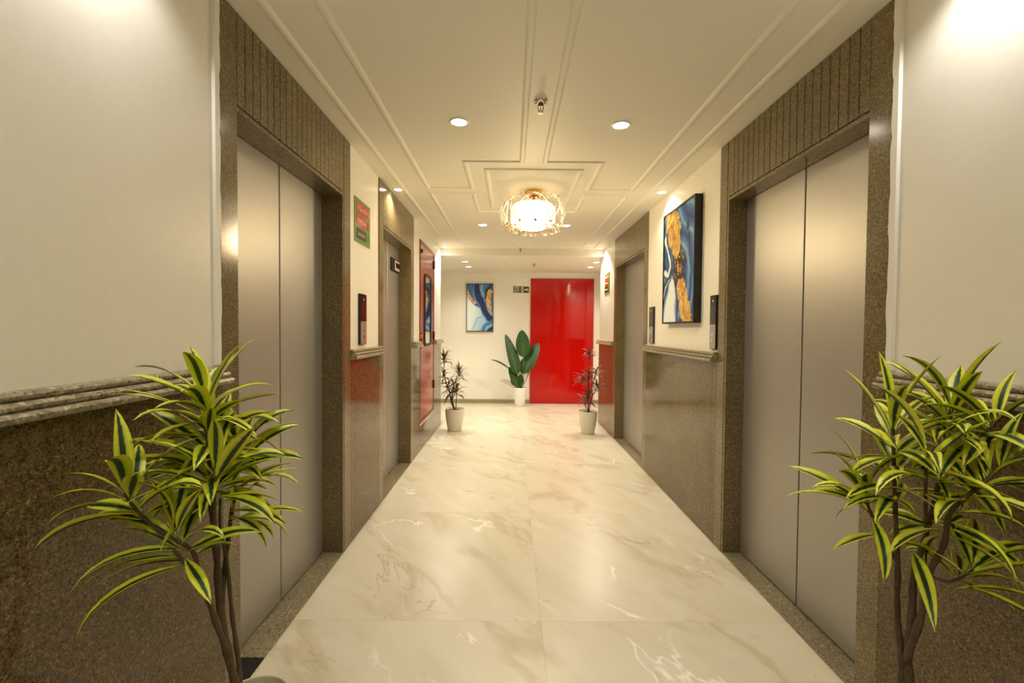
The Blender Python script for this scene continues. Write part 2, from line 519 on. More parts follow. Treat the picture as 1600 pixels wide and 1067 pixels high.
# skirting in the lobby
o = obj('baseboard_back', bx(LBL, 0.328, YK - 0.012, YK, 0, 0.066), M_skirt)
tag(o, 'olive stone skirting along the end wall left of the red door', 'baseboard', kind='structure')
o = obj('baseboard_back_right', bx(1.455, LBR, YK - 0.012, YK, 0, 0.066), M_skirt)
tag(o, 'short olive stone skirting right of the red door', 'baseboard', kind='structure')
o = obj('baseboard_lobby_right', bx(LBR - 0.012, LBR, YE_R + 0.01, YK - 0.012, 0, 0.066), M_skirt)
tag(o, 'olive stone skirting on the lobby right wall', 'baseboard', kind='structure')

# ------------------------------------------------------------------ ceiling
bm = bmesh.new()
box(bm, WL - 0.4, WR + 0.4, YB - 0.2, BEAM, CZ, CZ + 0.1)
ceil = tag(obj('ceiling', bm, M_ceil), 'flat cream ceiling with geometric raised mouldings', 'ceiling', kind='structure')
bm = bx(LBL - 0.2, LBR + 0.5, BEAM, YK + 0.2, LZ, LZ + 0.2)
ceil2 = tag(obj('ceiling_lobby', bm, M_ceil), 'lower cream ceiling over the far lobby', 'ceiling', kind='structure')

def moulding(pts, closed, w_=0.036, h=0.009, z=CZ, parent=ceil):
    """mitred raised moulding strip on the underside of the ceiling"""
    bm = bmesh.new()
    P = [Vector((p[0], p[1])) for p in pts]
    n = len(P)
    prof = [(-w_ / 2, 0), (-w_ * 0.38, -h * 0.55), (-w_ * 0.2, -h * 0.92), (0, -h), (w_ * 0.2, -h * 0.92), (w_ * 0.38, -h * 0.55), (w_ / 2, 0)]
    rings = []
    for i in range(n):
        if closed or 0 < i < n - 1:
            d0 = (P[i] - P[i - 1]).normalized(); d1 = (P[(i + 1) % n] - P[i]).normalized()
        elif i == 0:
            d0 = d1 = (P[1] - P[0]).normalized()
        else:
            d0 = d1 = (P[i] - P[i - 1]).normalized()
        n0 = Vector((-d0.y, d0.x)); n1 = Vector((-d1.y, d1.x))
        mm = (n0 + n1).normalized()
        sc = 1.0 / max(0.3, mm.dot(n0))
        rings.append([bm.verts.new((P[i].x + mm.x * a * sc, P[i].y + mm.y * a * sc, z + b_)) for a, b_ in prof])
    rg = range(n) if closed else range(n - 1)
    for i in rg:
        a, b_ = rings[i], rings[(i + 1) % n]
        for j in range(len(prof) - 1):
            bm.faces.new((a[j], a[j + 1], b_[j + 1], b_[j]))
    bmesh.ops.recalc_face_normals(bm, faces=bm.faces)
    return obj('ceiling_moulding', bm, M_ceil, parent)
moulding([(-0.845, YB + 0.1), (-0.845, 6.05), (1.095, 6.05), (1.095, YB + 0.1)], False)
moulding([(-0.65, YB + 0.25), (-0.65, 3.535), (-0.31, 3.535), (-0.31, 2.985), (0.062, 2.985), (0.062, YB + 0.25)], False)
moulding([(0.93, YB + 0.25), (0.93, 3.555), (0.585, 3.555), (0.585, 2.985), (0.212, 2.985), (0.212, YB + 0.25)], False)
moulding([(-0.65, 3.675), (-0.31, 3.675), (-0.31, 4.225), (0.062, 4.225), (0.062, 5.89), (-0.65, 5.89)], True)
moulding([(0.93, 3.695), (0.585, 3.695), (0.585, 4.225), (0.212, 4.225), (0.212, 5.89), (0.93, 5.89)], True)
moulding([(-0.178, 3.125), (0.468, 3.125), (0.468, 4.08), (-0.178, 4.08)], True)
moulding([(-0.24, 6.6), (-0.24, 7.6)], False, z=LZ, parent=ceil2, w_=0.02, h=0.008)
moulding([(-0.09, 6.6), (-0.09, 7.6)], False, z=LZ, parent=ceil2, w_=0.02, h=0.008)

# ------------------------------------------------------------------ lifts
def lift(name, label, side, dims, slit, strip_w=0.0505, mark=False, jamb_far_x=None):
    oy0, oy1, iy0, iy1 = dims
    if side < 0:
        F_, D_, s = FL, DL, -1
    else:
        F_, D_, s = FR, DR, 1
    back = D_ + s * 0.06
    root = empty(name, (F_, (iy0 + iy1) / 2, 0), label, 'elevator', 'lift entrances along the corridor', 'structure')
    def W(nm, bm_, mat, sm=False):
        return wpart(nm, bm_, mat, root, sm)
    top = CZ - 0.003
    for a, b_, inner in ((oy0, iy0, 1), (iy1, oy1, -1)):
        bm = bmesh.new()
        edge = b_ if inner == 1 else a
        g0, g1 = (a, b_ - 0.022) if inner == 1 else (a + 0.022, b_)
        box(bm, F_, back, g0, g1, 0.0, top, bev=0.001)
        gi0, gi1 = (b_ - 0.022, b_ - 0.016) if inner == 1 else (a + 0.016, a + 0.022)
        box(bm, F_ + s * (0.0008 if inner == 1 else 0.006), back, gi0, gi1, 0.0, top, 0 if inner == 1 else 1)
        bi0, bi1 = (b_ - 0.016, b_) if inner == 1 else (a, a + 0.016)
        box(bm, F_ + s * 0.001, back, bi0, bi1, 0.0, 2.063)
        box(bm, F_ + s * 0.001, back, bi0, bi1, 2.063, top)
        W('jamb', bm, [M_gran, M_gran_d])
    bm = bmesh.new()
    box(bm, F_ + s * 0.001, back, iy0, iy1, 2.045, 2.061)
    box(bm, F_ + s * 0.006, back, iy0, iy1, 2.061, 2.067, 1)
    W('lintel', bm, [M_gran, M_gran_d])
    n = int(round((iy1 - iy0) / strip_w))
    for k in range(n):
        a = iy0 + (iy1 - iy0) * k / n; b_ = iy0 + (iy1 - iy0) * (k + 1) / n
        bm = bx(F_, F_ + s * 0.02, a + 0.0016, b_ - 0.0016, 2.068, top, bev=0.0015)
        W('header_strip', bm, M_gran)
    W('header_backing', bx(F_ + s * 0.0095, back, iy0, iy1, 2.067, top), M_dark)
    # door leaves
    for a, b_ in ((iy0 - 0.02, slit - 0.0045), (slit + 0.0045, iy1 + 0.02)):
        a = max(a, oy0 + 0.01); b_ = min(b_, oy1 - 0.01)
        bm = bx(D_, D_ + s * 0.03, max(a, iy0 + 0.0005), min(b_, iy1 - 0.0005), 0.012, 2.0445, bev=0.002)
        W('door_panel', bm, M_steel)
    W('shaft_back', bx(D_ + s * 0.031, D_ + s * 0.06, iy0, iy1, 0.0, 2.045), M_dark)
    # sill
    bm = bx(F_ + (-s) * 0.0, D_ + s * 0.03, iy0 + (0.15 if dims is L1 else 0.0), iy1, -0.01, 0.006, bev=0.0015)
    W('sill', bm, M_gran_l)
    if dims is L1:
        W('sill_end', bx(F_, D_ + s * 0.03, iy0, iy0 + 0.148, -0.012, 0.002), M_dark)
    return root
lift('door_1', 'near left lift with brushed steel doors beside the left striped plant', -1, L1, 2.118)
d2 = lift('door_2', 'far left lift with a small black plate on its door', -1, L2, 3.955)
lift('door_3', 'near right lift with brushed steel doors beside the right striped plant', 1, R1, 2.102)
lift('door_4', 'far right lift beyond the large blue and gold painting', 1, R2, 4.90)
# small plate on the far left lift door
pl = empty('door_plate', (DL, 4.20, 1.875), 'small black square plate with pale bracket mark on far left lift door', 'sign')
wpart('plate', bx(DL, DL + 0.008, 4.045, 4.335, 1.815, 1.932), M_blackm, pl)
bm = bmesh.new()
xx = DL + 0.008
box(bm, xx, xx + 0.002, 4.17, 4.335, 1.905, 1.922)
box(bm, xx, xx + 0.002, 4.17, 4.335, 1.832, 1.856)
box(bm, xx, xx + 0.002, 4.17, 4.20, 1.856, 1.905)
wpart('mark', bm, M_stxt, pl)

# ------------------------------------------------------------------ red shaft door on the left wall
sd = empty('door_5', (WL, (SH[0] + SH[1]) / 2, 0.285), 'red metal shaft door with tall narrow glass panel on left wall', 'door', None, 'structure')
FX = WL + 0.010
bm = bmesh.new()
a0, a1, z0, z1 = SH[0], SH[1], 0.285, 2.235
fw = 0.035
box(bm, FX, WL - 0.1, a0, a0 + fw, z0, z1, bev=0.001); box(bm, FX, WL - 0.1, a1 - fw, a1, z0, z1, bev=0.001)
box(bm, FX, WL - 0.1, a0 + fw, a1 - fw, z1 - fw, z1); box(bm, FX, WL - 0.1, a0 + fw, a1 - fw, z0, z0 + fw)
wpart('door_frame', bm, M_redd, sd)
wpart('door_panel', bx(FX - 0.004, WL - 0.05, a0 + fw + 0.004, a1 - fw - 0.004, z0 + fw + 0.004, z1 - fw - 0.004, bev=0.002), M_red2, sd)
wpart('white_sill', bx(WL + 0.012, WL - 0.05, a0, a1, 0.2755, 0.2845), M_white, sd)
def rounded(y0, y1, z0_, z1_, r, n=6):
    pts = []
    for cy, cz, s0 in ((y1 - r, z1_ - r, 0), (y0 + r, z1_ - r, 90), (y0 + r, z0_ + r, 180), (y1 - r, z0_ + r, 270)):
        for k in range(n + 1):
            a = R(s0 + 90 * k / n)
            pts.append((cy + r * math.cos(a), cz + r * math.sin(a)))
    return pts
gx = FX - 0.004
outer = rounded(5.005, 5.405, 1.105, 1.91, 0.07)
inner = rounded(5.035, 5.375, 1.135, 1.88, 0.05)
bm = bmesh.new()
vo = [bm.verts.new((gx, p[0], p[1])) for p in outer]; vo2 = [bm.verts.new((gx + 0.012, p[0], p[1])) for p in outer]
vi = [bm.verts.new((gx, p[0], p[1])) for p in inner]; vi2 = [bm.verts.new((gx + 0.012, p[0], p[1])) for p in inner]
n = len(outer)
for i in range(n):
    j = (i + 1) % n
    bm.faces.new((vo[i], vo[j], vo2[j], vo2[i])); bm.faces.new((vo2[i], vo2[j], vi2[j], vi2[i])); bm.faces.new((vi2[i], vi2[j], vi[j], vi[i]))
bmesh.ops.recalc_face_normals(bm, faces=bm.faces)
wpart('glass_gasket', bm, M_blackm, sd)
wpart('glass_panel', prism(bmesh.new(), inner, 0, gx, gx + 0.004), M_mirror, sd)
for zz in (0.62, 1.22, 2.08):
    wpart('hinge', bx(FX - 0.001, FX + 0.012, a1 - fw - 0.012, a1 - fw + 0.016, zz - 0.05, zz + 0.05, bev=0.003), M_blackm, sd)
wpart('handle', bx(FX - 0.004, FX + 0.010, a0 + 0.05, a0 + 0.085, 1.09, 1.2, bev=0.004), M_redd, sd)
wpart('lock', bx(FX - 0.004, FX + 0.012, a0 + 0.06, a0 + 0.08, 1.235, 1.26, bev=0.004), M_chrome, sd)
wpart('latch', bx(FX - 0.004, FX + 0.012, a0 + 0.05, a0 + 0.09, 2.10, 2.14, bev=0.004), M_blackm, sd)

# ------------------------------------------------------------------ big red door at the end
rd = empty('door_6', (0.89, YK, 0), 'wide glossy plain red door in the end wall', 'door', None, 'structure')
wpart('door_panel', bx(0.334, 1.446, YK - 0.022, YK, 0.006, 2.2, bev=0.002), M_red, rd)
wpart('floor_guide', bx(0.334, 1.446, YK - 0.026, YK, 0.0005, 0.0055), M_redd, rd)

# ------------------------------------------------------------------ paintings
def seg_dist(px, py, pts):
    """distance to a polyline and parameter along it"""
    best = np.full(px.shape, 9.0); tt = np.zeros(px.shape)
    n = len(pts) - 1
    for i in range(n):
        ax, ay = pts[i]; bx_, by_ = pts[i + 1]
        dx, dy = bx_ - ax, by_ - ay
        t = np.clip(((px - ax) * dx + (py - ay) * dy) / (dx * dx + dy * dy + 1e-9), 0, 1)
        d = np.hypot(px - ax - t * dx, py - ay - t * dy)
        msk = d < best
        best = np.where(msk, d, best); tt = np.where(msk, (i + t) / n, tt)
    return best, tt
def waves(u, v, seed, k=6, amp=1.0, f0=1.5):
    rs = np.random.RandomState(seed)
    o_ = np.zeros_like(u)
    for i in range(k):
        f = f0 * 1.6 ** i
        a = rs.uniform(0, 2 * PI); p = rs.uniform(0, 2 * PI)
        o_ += np.sin(2 * PI * f * (u * math.cos(a) + v * math.sin(a)) + p + 1.3 * np.sin(2 * PI * f * 0.6 * (v * math.cos(a) - u * math.sin(a)) + p * 2)) / (1.5 ** i)
    return o_ * amp
def vnoise(x, y, seed):
    rs = np.random.RandomState(seed)
    g = rs.rand(64, 64)
    xi = np.floor(x).astype(int); yi = np.floor(y).astype(int)
    fx = x - xi; fy = y - yi
    fx = fx * fx * (3 - 2 * fx); fy = fy * fy * (3 - 2 * fy)
    G = lambda a, b_: g[a % 64, b_ % 64]
    return (G(xi, yi) * (1 - fx) + G(xi + 1, yi) * fx) * (1 - fy) + (G(xi, yi + 1) * (1 - fx) + G(xi + 1, yi + 1) * fx) * fy
def fnoise(x, y, seed):
    return (vnoise(x, y, seed) + 0.6 * vnoise(x * 2.1, y * 2.1, seed + 1) + 0.4 * vnoise(x * 4.3, y * 4.3, seed + 2)) - 1.0
def lerp(c, new, msk):
    return c * (1 - msk[..., None]) + np.array(new) * msk[..., None]
def sst(x, a, b_):
    t = np.clip((x - a) / (b_ - a), 0, 1)
    return t * t * (3 - 2 * t)
NAVY, BLUE, MID, SKY, PALE = s2l(20, 40, 96), s2l(34, 84, 158), s2l(66, 124, 184), s2l(140, 184, 216), s2l(226, 240, 244)
def art_side(u, v, A):
    uu = u + 0.03 * waves(u, v * A, 3, 4, 0.6); vv = v * A + 0.03 * waves(u, v * A, 5, 4, 0.6)
    s = np.sin(16 * uu + 6 * np.sin(3.2 * vv + 3 * uu) + 3 * np.sin(2.1 * vv - 5 * uu) + 1.5)
    c = np.ones(u.shape + (3,)) * np.array(BLUE)
    c = lerp(c, MID, sst(s, -0.3, 0.5)); c = lerp(c, SKY, sst(s, 0.75, 1.0) * 0.7); c = lerp(c, NAVY, sst(-s, 0.7, 1.0) * 0.7)
    # pale tongue rising from the lower left
    d, t = seg_dist(uu, vv, [(0.30, 0.66 * A), (0.27, 0.8 * A), (0.22, 1.0 * A)])
    wd = 0.09 + 0.12 * t
    c = lerp(c, NAVY, 1 - sst(d, wd + 0.09, wd + 0.15)); c = lerp(c, BLUE, 1 - sst(d, wd + 0.05, wd + 0.1)); c = lerp(c, SKY, 1 - sst(d, wd + 0.01, wd + 0.05)); c = lerp(c, PALE, 1 - sst(d, wd - 0.04, wd + 0.02))
    # pale swirl at the left
    d, t = seg_dist(uu, vv, [(0.02, 0.22 * A), (0.18, 0.36 * A), (0.24, 0.47 * A), (0.16, 0.55 * A), (0.02, 0.5 * A)])
    c = lerp(c, NAVY, (1 - sst(d, 0.04, 0.09)) * 0.8); c = lerp(c, PALE, (1 - sst(d, 0.012, 0.035)))
    d, t = seg_dist(uu, vv, [(0.0, 0.8 * A), (0.06, 0.68 * A), (0.2, 0.6 * A)])
    c = lerp(c, NAVY, 1 - sst(d, 0.03, 0.06)); c = lerp(c, PALE, 1 - sst(d, 0.004, 0.015))
    for (a, b_) in ((0.80, 0.20), (0.84, 0.30), (0.72, 0.63)):
        d = np.hypot((u - a) * 1.6, (v - b_) * A)
        c = lerp(c, NAVY, 1 - sst(d, 0.05, 0.075))
    # dark speckled passage
    d, t = seg_dist(uu, vv, [(0.48, 0.40 * A), (0.58, 0.5 * A), (0.52, 0.62 * A)])
    c = lerp(c, s2l(22, 20, 44), 1 - sst(d + 0.08 * fnoise(u * 12, v * A * 12, 8), 0.14, 0.19))
    sp = 4.0 * fnoise(u * 20, v * A * 20, 11)
    c = lerp(c, s2l(210, 150, 60), (1 - sst(d, 0.10, 0.17)) * sst(sp, 0.9, 1.3))
    return c
def gold_side(u, v, A):
    w1 = 0.012 * waves(u * 3, v * A * 3, 21, 4) + 0.03 * fnoise(u * 14, v * A * 14, 5)
    d1, t = seg_dist(u, v * A, [(0.22, -0.1), (0.28, 0.1 * A), (0.40, 0.24 * A), (0.44, 0.34 * A)])
    d2_, t2 = seg_dist(u, v * A, [(0.62, 0.72 * A), (0.70, 0.83 * A), (0.86, 1.03 * A)])
    return np.minimum(d1 - 0.17 - 0.05 * np.sin(PI * t) + 0.03 * t, d2_ - 0.14) + w1
def art_back(u, v, A):
    uu = u + 0.02 * waves(u, v * A, 13, 4, 0.6); vv = v * A + 0.02 * waves(u, v * A, 15, 4, 0.6)
    c = np.ones(u.shape + (3,)) * np.array(PALE)
    c = lerp(c, s2l(150, 196, 226), sst(uu + 0.25 * (vv / A), 0.25, 0.9) * 0.9)
    # upper swathes
    path = [(0.42, -0.1), (0.38, 0.12 * A), (0.45, 0.28 * A), (0.62, 0.42 * A), (0.72, 0.6 * A), (0.85, 0.72 * A), (1.05, 0.78 * A)]
    top = [(0.15, 0.0), (0.22, 0.2 * A), (0.38, 0.36 * A), (0.6, 0.43 * A)]
    d, t = seg_dist(uu, vv, top)
    c = lerp(c, MID, 1 - sst(d, 0.12, 0.22)); c = lerp(c, SKY, (1 - sst(d, 0.01, 0.05)) * 0.8)
    left = (uu < 0.4) * (vv < 0.22 * A + 0.5 * uu)
    c = lerp(c, BLUE, left * 0.55)
    right = sst(uu, 0.45, 0.6) * (1 - sst(vv - 0.55 * A - 0.3 * (uu - 0.5), -0.1, 0.0))
    c = lerp(c, MID, right)
    d, t = seg_dist(uu, vv, [(0.6, -0.1), (0.56, 0.12 * A), (0.66, 0.3 * A), (0.8, 0.38 * A)])
    c = lerp(c, SKY, (1 - sst(d, 0.03, 0.09)) * 0.8)
    d, t = seg_dist(uu, vv, [(0.95, 0.0), (0.8, 0.12 * A), (0.72, 0.3 * A), (0.78, 0.5 * A)])
    c = lerp(c, NAVY, (1 - sst(d, 0.03, 0.10)) * 0.9)
    d, t = seg_dist(uu, vv, path)
    c = lerp(c, BLUE, 1 - sst(d, 0.12, 0.18)); c = lerp(c, NAVY, 1 - sst(d, 0.09, 0.12)); c = lerp(c, SKY, (1 - sst(abs(d - 0.125), 0.006, 0.02)) * 0.6)
    c = lerp(c, NAVY, (1 - sst(seg_dist(uu, vv, [(0.08, 0.3 * A), (0.25, 0.43 * A), (0.5, 0.46 * A)])[0], 0.012, 0.03)) * 0.8)
    # thin line and lower right arcs
    d, t = seg_dist(uu, vv, [(0.68, 0.62 * A), (0.62, 0.69 * A), (0.42, 0.73 * A), (0.33, 0.85 * A), (0.2, 0.97 * A)])
    c = lerp(c, MID, (1 - sst(d, 0.008, 0.022)) * 0.8)
    q = np.hypot(uu - 1.05, vv - 1.05 * A)
    c = lerp(c, MID, 1 - sst(q, 0.46, 0.56)); c = lerp(c, SKY, 1 - sst(q, 0.34, 0.40)); c = lerp(c, NAVY, 1 - sst(q, 0.26, 0.31)); c = lerp(c, MID, 1 - sst(q, 0.16, 0.20))
    return c
def gold_back(u, v, A):
    w1 = 0.010 * waves(u * 4, v * A * 4, 31, 4) + 0.04 * fnoise(u * 16, v * A * 16, 6)
    d1, t = seg_dist(u, v * A, [(0.03, 0.17 * A), (0.12, 0.29 * A), (0.30, 0.41 * A)])
    d2_, t2 = seg_dist(u, v * A, [(0.90, 0.16 * A), (0.83, 0.33 * A), (0.90, 0.54 * A)])
    return np.minimum(d1 - 0.045, d2_ - 0.10 + 0.03 * t2) + w1
def painting(name, label, origin, ax_u, ax_n, wid, hei, depth, fart, fgold, nu, fw=0.012, frame_label=None):
    """origin: bottom centre on the wall; ax_u: unit vector u (left to right seen from the room); ax_n: out of the wall"""
    root = empty(name, origin, label, 'painting')
    U, Nn, Z = Vector(ax_u), Vector(ax_n), Vector((0, 0, 1))
    def T(u, n_, z): return U * u + Nn * n_ + Z * z
    bm = bmesh.new()
    def lb(u0, u1, n0, n1, z0_, z1_):
        vs = [bm.verts.new(T(u, n_, z)) for u in (u0, u1) for n_ in (n0, n1) for z in (z0_, z1_)]
        for q in ((0, 1, 3, 2), (4, 6, 7, 5), (0, 4, 5, 1), (2, 3, 7, 6), (0, 2, 6, 4), (1, 5, 7, 3)):
            bm.faces.new([vs[i] for i in q])
    hw = wid / 2
    lb(-hw, -hw + fw, 0, depth, 0, hei); lb(hw - fw, hw, 0, depth, 0, hei)
    lb(-hw + fw, hw - fw, 0, depth, 0, fw); lb(-hw + fw, hw - fw, 0, depth, hei - fw, hei)
    bmesh.ops.recalc_face_normals(bm, faces=bm.faces)
    obj('frame', bm, M_blackm, root)
    cw, ch = wid - 2 * fw, hei - 2 * fw
    nv = int(nu * ch / cw); A = ch / cw
    def grid(nm, cf, mask_f, off, mat):
        u, v = np.meshgrid(np.linspace(0, 1, nu + 1), np.linspace(0, 1, nv + 1))
        col = cf(u, v, A)
        g = mask_f(u, v, A) if mask_f else None
        vs = []
        me = bpy.data.meshes.new(nm)
        co = np.zeros((nv + 1, nu + 1, 3))
        rel = np.zeros(u.shape) if g is None else off * (0.5 + 0.5 * np.clip(2.5 * fnoise(u * 18, v * A * 18, 41), -1, 1)) * sst(-g, -0.001, 0.02)
        hh = depth - 0.006 + rel
        for k in range(3):
            co[..., k] = U[k] * ((u - 0.5) * cw) + Nn[k] * hh + Z[k] * (fw + (1 - v) * ch)
        idx = np.arange((nv + 1) * (nu + 1)).reshape(nv + 1, nu + 1)
        q = np.stack([idx[:-1, :-1], idx[1:, :-1], idx[1:, 1:], idx[:-1, 1:]], -1).reshape(-1, 4)
        if g is not None:
            keep = ((g[:-1, :-1] < 0) & (g[1:, 1:] < 0)).reshape(-1)
            q = q[keep]
            used, inv = np.unique(q, return_inverse=True)
            q = inv.reshape(-1, 4)
            pts = co.reshape(-1, 3)[used]; cc = col.reshape(-1, 3)[used]
            pts = pts + np.array(Nn)[None] * 0.0006
        else:
            pts = co.reshape(-1, 3); cc = col.reshape(-1, 3)
        me.from_pydata(pts.tolist(), [], q.tolist())
        at = me.color_attributes.new('Col', 'FLOAT_COLOR', 'POINT')
        at.data.foreach_set('color', np.concatenate([cc, np.ones((len(cc), 1))], 1).astype(np.float32).ravel())
        me.materials.append(mat)
        o_ = bpy.data.objects.new(nm, me); COL.objects.link(o_); o_.parent = root
        return o_
    grid('canvas', fart, None, 0, M_art)
    def gcol(u, v, A_):
        s_ = 3.2 * fnoise(u * 18, v * A_ * 18, 51)
        c = np.ones(u.shape + (3,)) * np.array(s2l(204, 158, 66))
        c = lerp(c, s2l(236, 200, 116), sst(s_, 0.2, 1.2)); c = lerp(c, s2l(150, 92, 24), sst(-s_, 0.8, 1.4))
        return c
    o_ = grid('gold_leaf', gcol, fgold, 0.004, M_art2)
    # backing board
    bm = bmesh.new()
    lb2 = [bm.verts.new(T(u, n_, z)) for u in (-hw + fw, hw - fw) for n_ in (0.0, depth - 0.008) for z in (fw, hei - fw)]
    for q in ((0, 1, 3, 2), (4, 6, 7, 5), (0, 4, 5, 1), (2, 3, 7, 6), (0, 2, 6, 4), (1, 5, 7, 3)):
        bm.faces.new([lb2[i] for i in q])
    bmesh.ops.recalc_face_normals(bm, faces=bm.faces)
    obj('backing', bm, M_blackm, root)
    return root
# seen from the room, the right wall's left side is the far side: u runs from far (large y) to near
painting('painting', 'large blue and gold abstract painting in black frame on right wall', (WR, 3.305, 1.35), (0, -1, 0), (-1, 0, 0), 0.62, 0.845, 0.052, art_side, gold_side, 110)
painting('painting', 'blue and white abstract painting with gold patches on end wall', (-0.558, YK, 1.262), (1, 0, 0), (0, -1, 0), 0.47, 0.838, 0.03, art_back, gold_back, 90)

# ------------------------------------------------------------------ lettering
def text_obj(name, txt, size, mat, parent, mtx, sx=1.0, ext=0.0006):
    cu = bpy.data.curves.new(name, 'FONT')
    cu.body = txt; cu.size = size; cu.extrude = ext; cu.align_x = 'CENTER'; cu.align_y = 'CENTER'
    cu.resolution_u = 2
    to = bpy.data.objects.new(name + '_curve', cu)
    COL.objects.link(to)
    dg = bpy.context.evaluated_depsgraph_get()
    me = bpy.data.meshes.new_from_object(to.evaluated_get(dg))
    bpy.data.objects.remove(to)
    me.name = name
    me.transform(Matrix.Diagonal((sx, 1, 1, 1)))
    me.materials.clear(); me.materials.append(mat)
    o_ = bpy.data.objects.new(name, me)
    COL.objects.link(o_)
    o_.parent = parent
    o_.matrix_local = mtx
    return o_
def flatpoly(polys, mat, parent, name, mtx, ext=0.0008):
    bm = bmesh.new()
    for p in polys:
        prism(bm, p, 2, 0, ext)
    o_ = obj(name, bm, mat, parent)
    o_.matrix_local = mtx
    return o_
def circle(cx, cy, r, n=12):
    return [(cx + r * math.cos(2 * PI * i / n), cy + r * math.sin(2 * PI * i / n)) for i in range(n)]
def running_man(h):
    """little walking figure as polygons, h tall, centred"""
    s = h
    return [circle(0.05 * s, 0.40 * s, 0.09 * s),
            [(-0.06 * s, 0.30 * s), (0.10 * s, 0.28 * s), (0.04 * s, -0.05 * s), (-0.12 * s, -0.02 * s)],
            [(-0.02 * s, 0.0), (-0.11 * s, -0.05 * s), (-0.28 * s, -0.42 * s), (-0.18 * s, -0.46 * s)],
            [(0.05 * s, 0.0), (-0.05 * s, -0.02 * s), (0.12 * s, -0.25 * s), (0.2 * s, -0.2 * s)],
            [(0.12 * s, -0.22 * s), (0.21 * s, -0.2 * s), (0.25 * s, -0.46 * s), (0.16 * s, -0.48 * s)],
            [(0.08 * s, 0.28 * s), (0.05 * s, 0.2 * s), (0.24 * s, 0.06 * s), (0.28 * s, 0.12 * s)],
            [(-0.05 * s, 0.28 * s), (-0.08 * s, 0.2 * s), (-0.26 * s, 0.1 * s), (-0.24 * s, 0.18 * s)]]
def basis(u, n_, loc):
    U, Nn = Vector(u), Vector(n_)
    V = Nn.cross(U)
    mm = Matrix((U, V, Nn)).transposed().to_4x4()
    mm.translation = Vector(loc)
    return mm
def fire_sign(label, x, y, z, nrm):
    """30 x 28 cm green board; u runs left to right as one reads it"""
    root = empty('fire_notice', (x, y, z), label, 'sign', 'green fire notices on the corridor walls')
    u = (0, 1, 0) if nrm > 0 else (0, -1, 0)
    root.matrix_world = basis(u, (nrm, 0, 0), (x, y, z))
    def L(nm, x0, x1, y0, y1, z0_, z1_, mat):
        return obj(nm, bx(x0, x1, y0, y1, z0_, z1_), mat, root)
    L('board', -0.15, 0.15, -0.137, 0.137, 0, 0.004, M_green)
    L('red_band', -0.115, 0.133, 0.052, 0.112, 0.004, 0.005, M_sred)
    L('red_band', -0.115, 0.07, -0.030, 0.036, 0.004, 0.005, M_sred)
    L('black_band', -0.115, 0.06, -0.112, -0.046, 0.004, 0.005, M_sdark)
    L('pictogram_panel', 0.075, 0.135, -0.112, -0.046, 0.004, 0.005, M_green2)
    T = lambda a, b_: Matrix.Translation((a, b_, 0.005))
    text_obj('lettering', 'In Case Of Fire', 0.040, M_stxt, root, T(0.0, 0.081), 0.82)
    text_obj('lettering', 'DO NOT use lift', 0.030, M_stxt, root, T(-0.022, 0.003), 0.80)
    text_obj('lettering', 'Use the stairs', 0.030, M_stxt, root, T(-0.027, -0.079), 0.80)
    flatpoly(running_man(0.052), M_sdark, root, 'walking_figure', T(0.105, -0.079))
    flatpoly([[(-0.006, 0.026), (0.006, 0.026), (0.006, -0.026), (-0.006, -0.026)], [(0.012, 0.02), (0.02, 0.02), (0.02, -0.02), (0.012, -0.02)]], M_sred, root, 'lift_mark', T(0.098, 0.003))
    flatpoly([[(-0.004, 0.022), (0.004, 0.022), (0.004, -0.022), (-0.004, -0.022)]], M_stxt, root, 'white_bar', T(0.124, 0.081))
    return root
fire_sign('green fire notice with red and black bands beside the near left lift', WL, 2.948, 1.970, 1)
fire_sign('green fire notice with red and black bands at far right corridor end', WR, 5.955, 1.910, -1)
# exit sign
ex = empty('fire_exit_sign', (0.165, YK, 2.003), 'black and white fire exit sign with right arrow beside red door', 'sign')
ex.matrix_world = basis((1, 0, 0), (0, -1, 0), (0.165, YK, 2.003)) @ Matrix.Rotation(R(-1.2), 4, 'Z')
obj('board', bx(-0.138, 0.138, -0.056, 0.056, 0, 0.005), M_sdark, ex)
T = lambda a, b_: Matrix.Translation((a, b_, 0.005))
text_obj('lettering', 'FIRE', 0.060, M_stxt, ex, T(-0.078, 0.026), 0.85, 0.001)
text_obj('lettering', 'EXIT', 0.060, M_stxt, ex, T(-0.078, -0.026), 0.85, 0.001)
obj('pictogram_panel', bx(0.002, 0.044, -0.044, 0.044, 0.005, 0.0056), M_stxt, ex)
flatpoly(running_man(0.075), M_sdark, ex, 'running_figure', Matrix.Translation((0.023, 0, 0.0057)))
flatpoly([[(0.055, 0.009), (0.098, 0.009), (0.098, 0.028), (0.130, 0.0), (0.098, -0.028), (0.098, -0.009), (0.055, -0.009)]], M_stxt, ex, 'arrow', T(0, 0), 0.001)

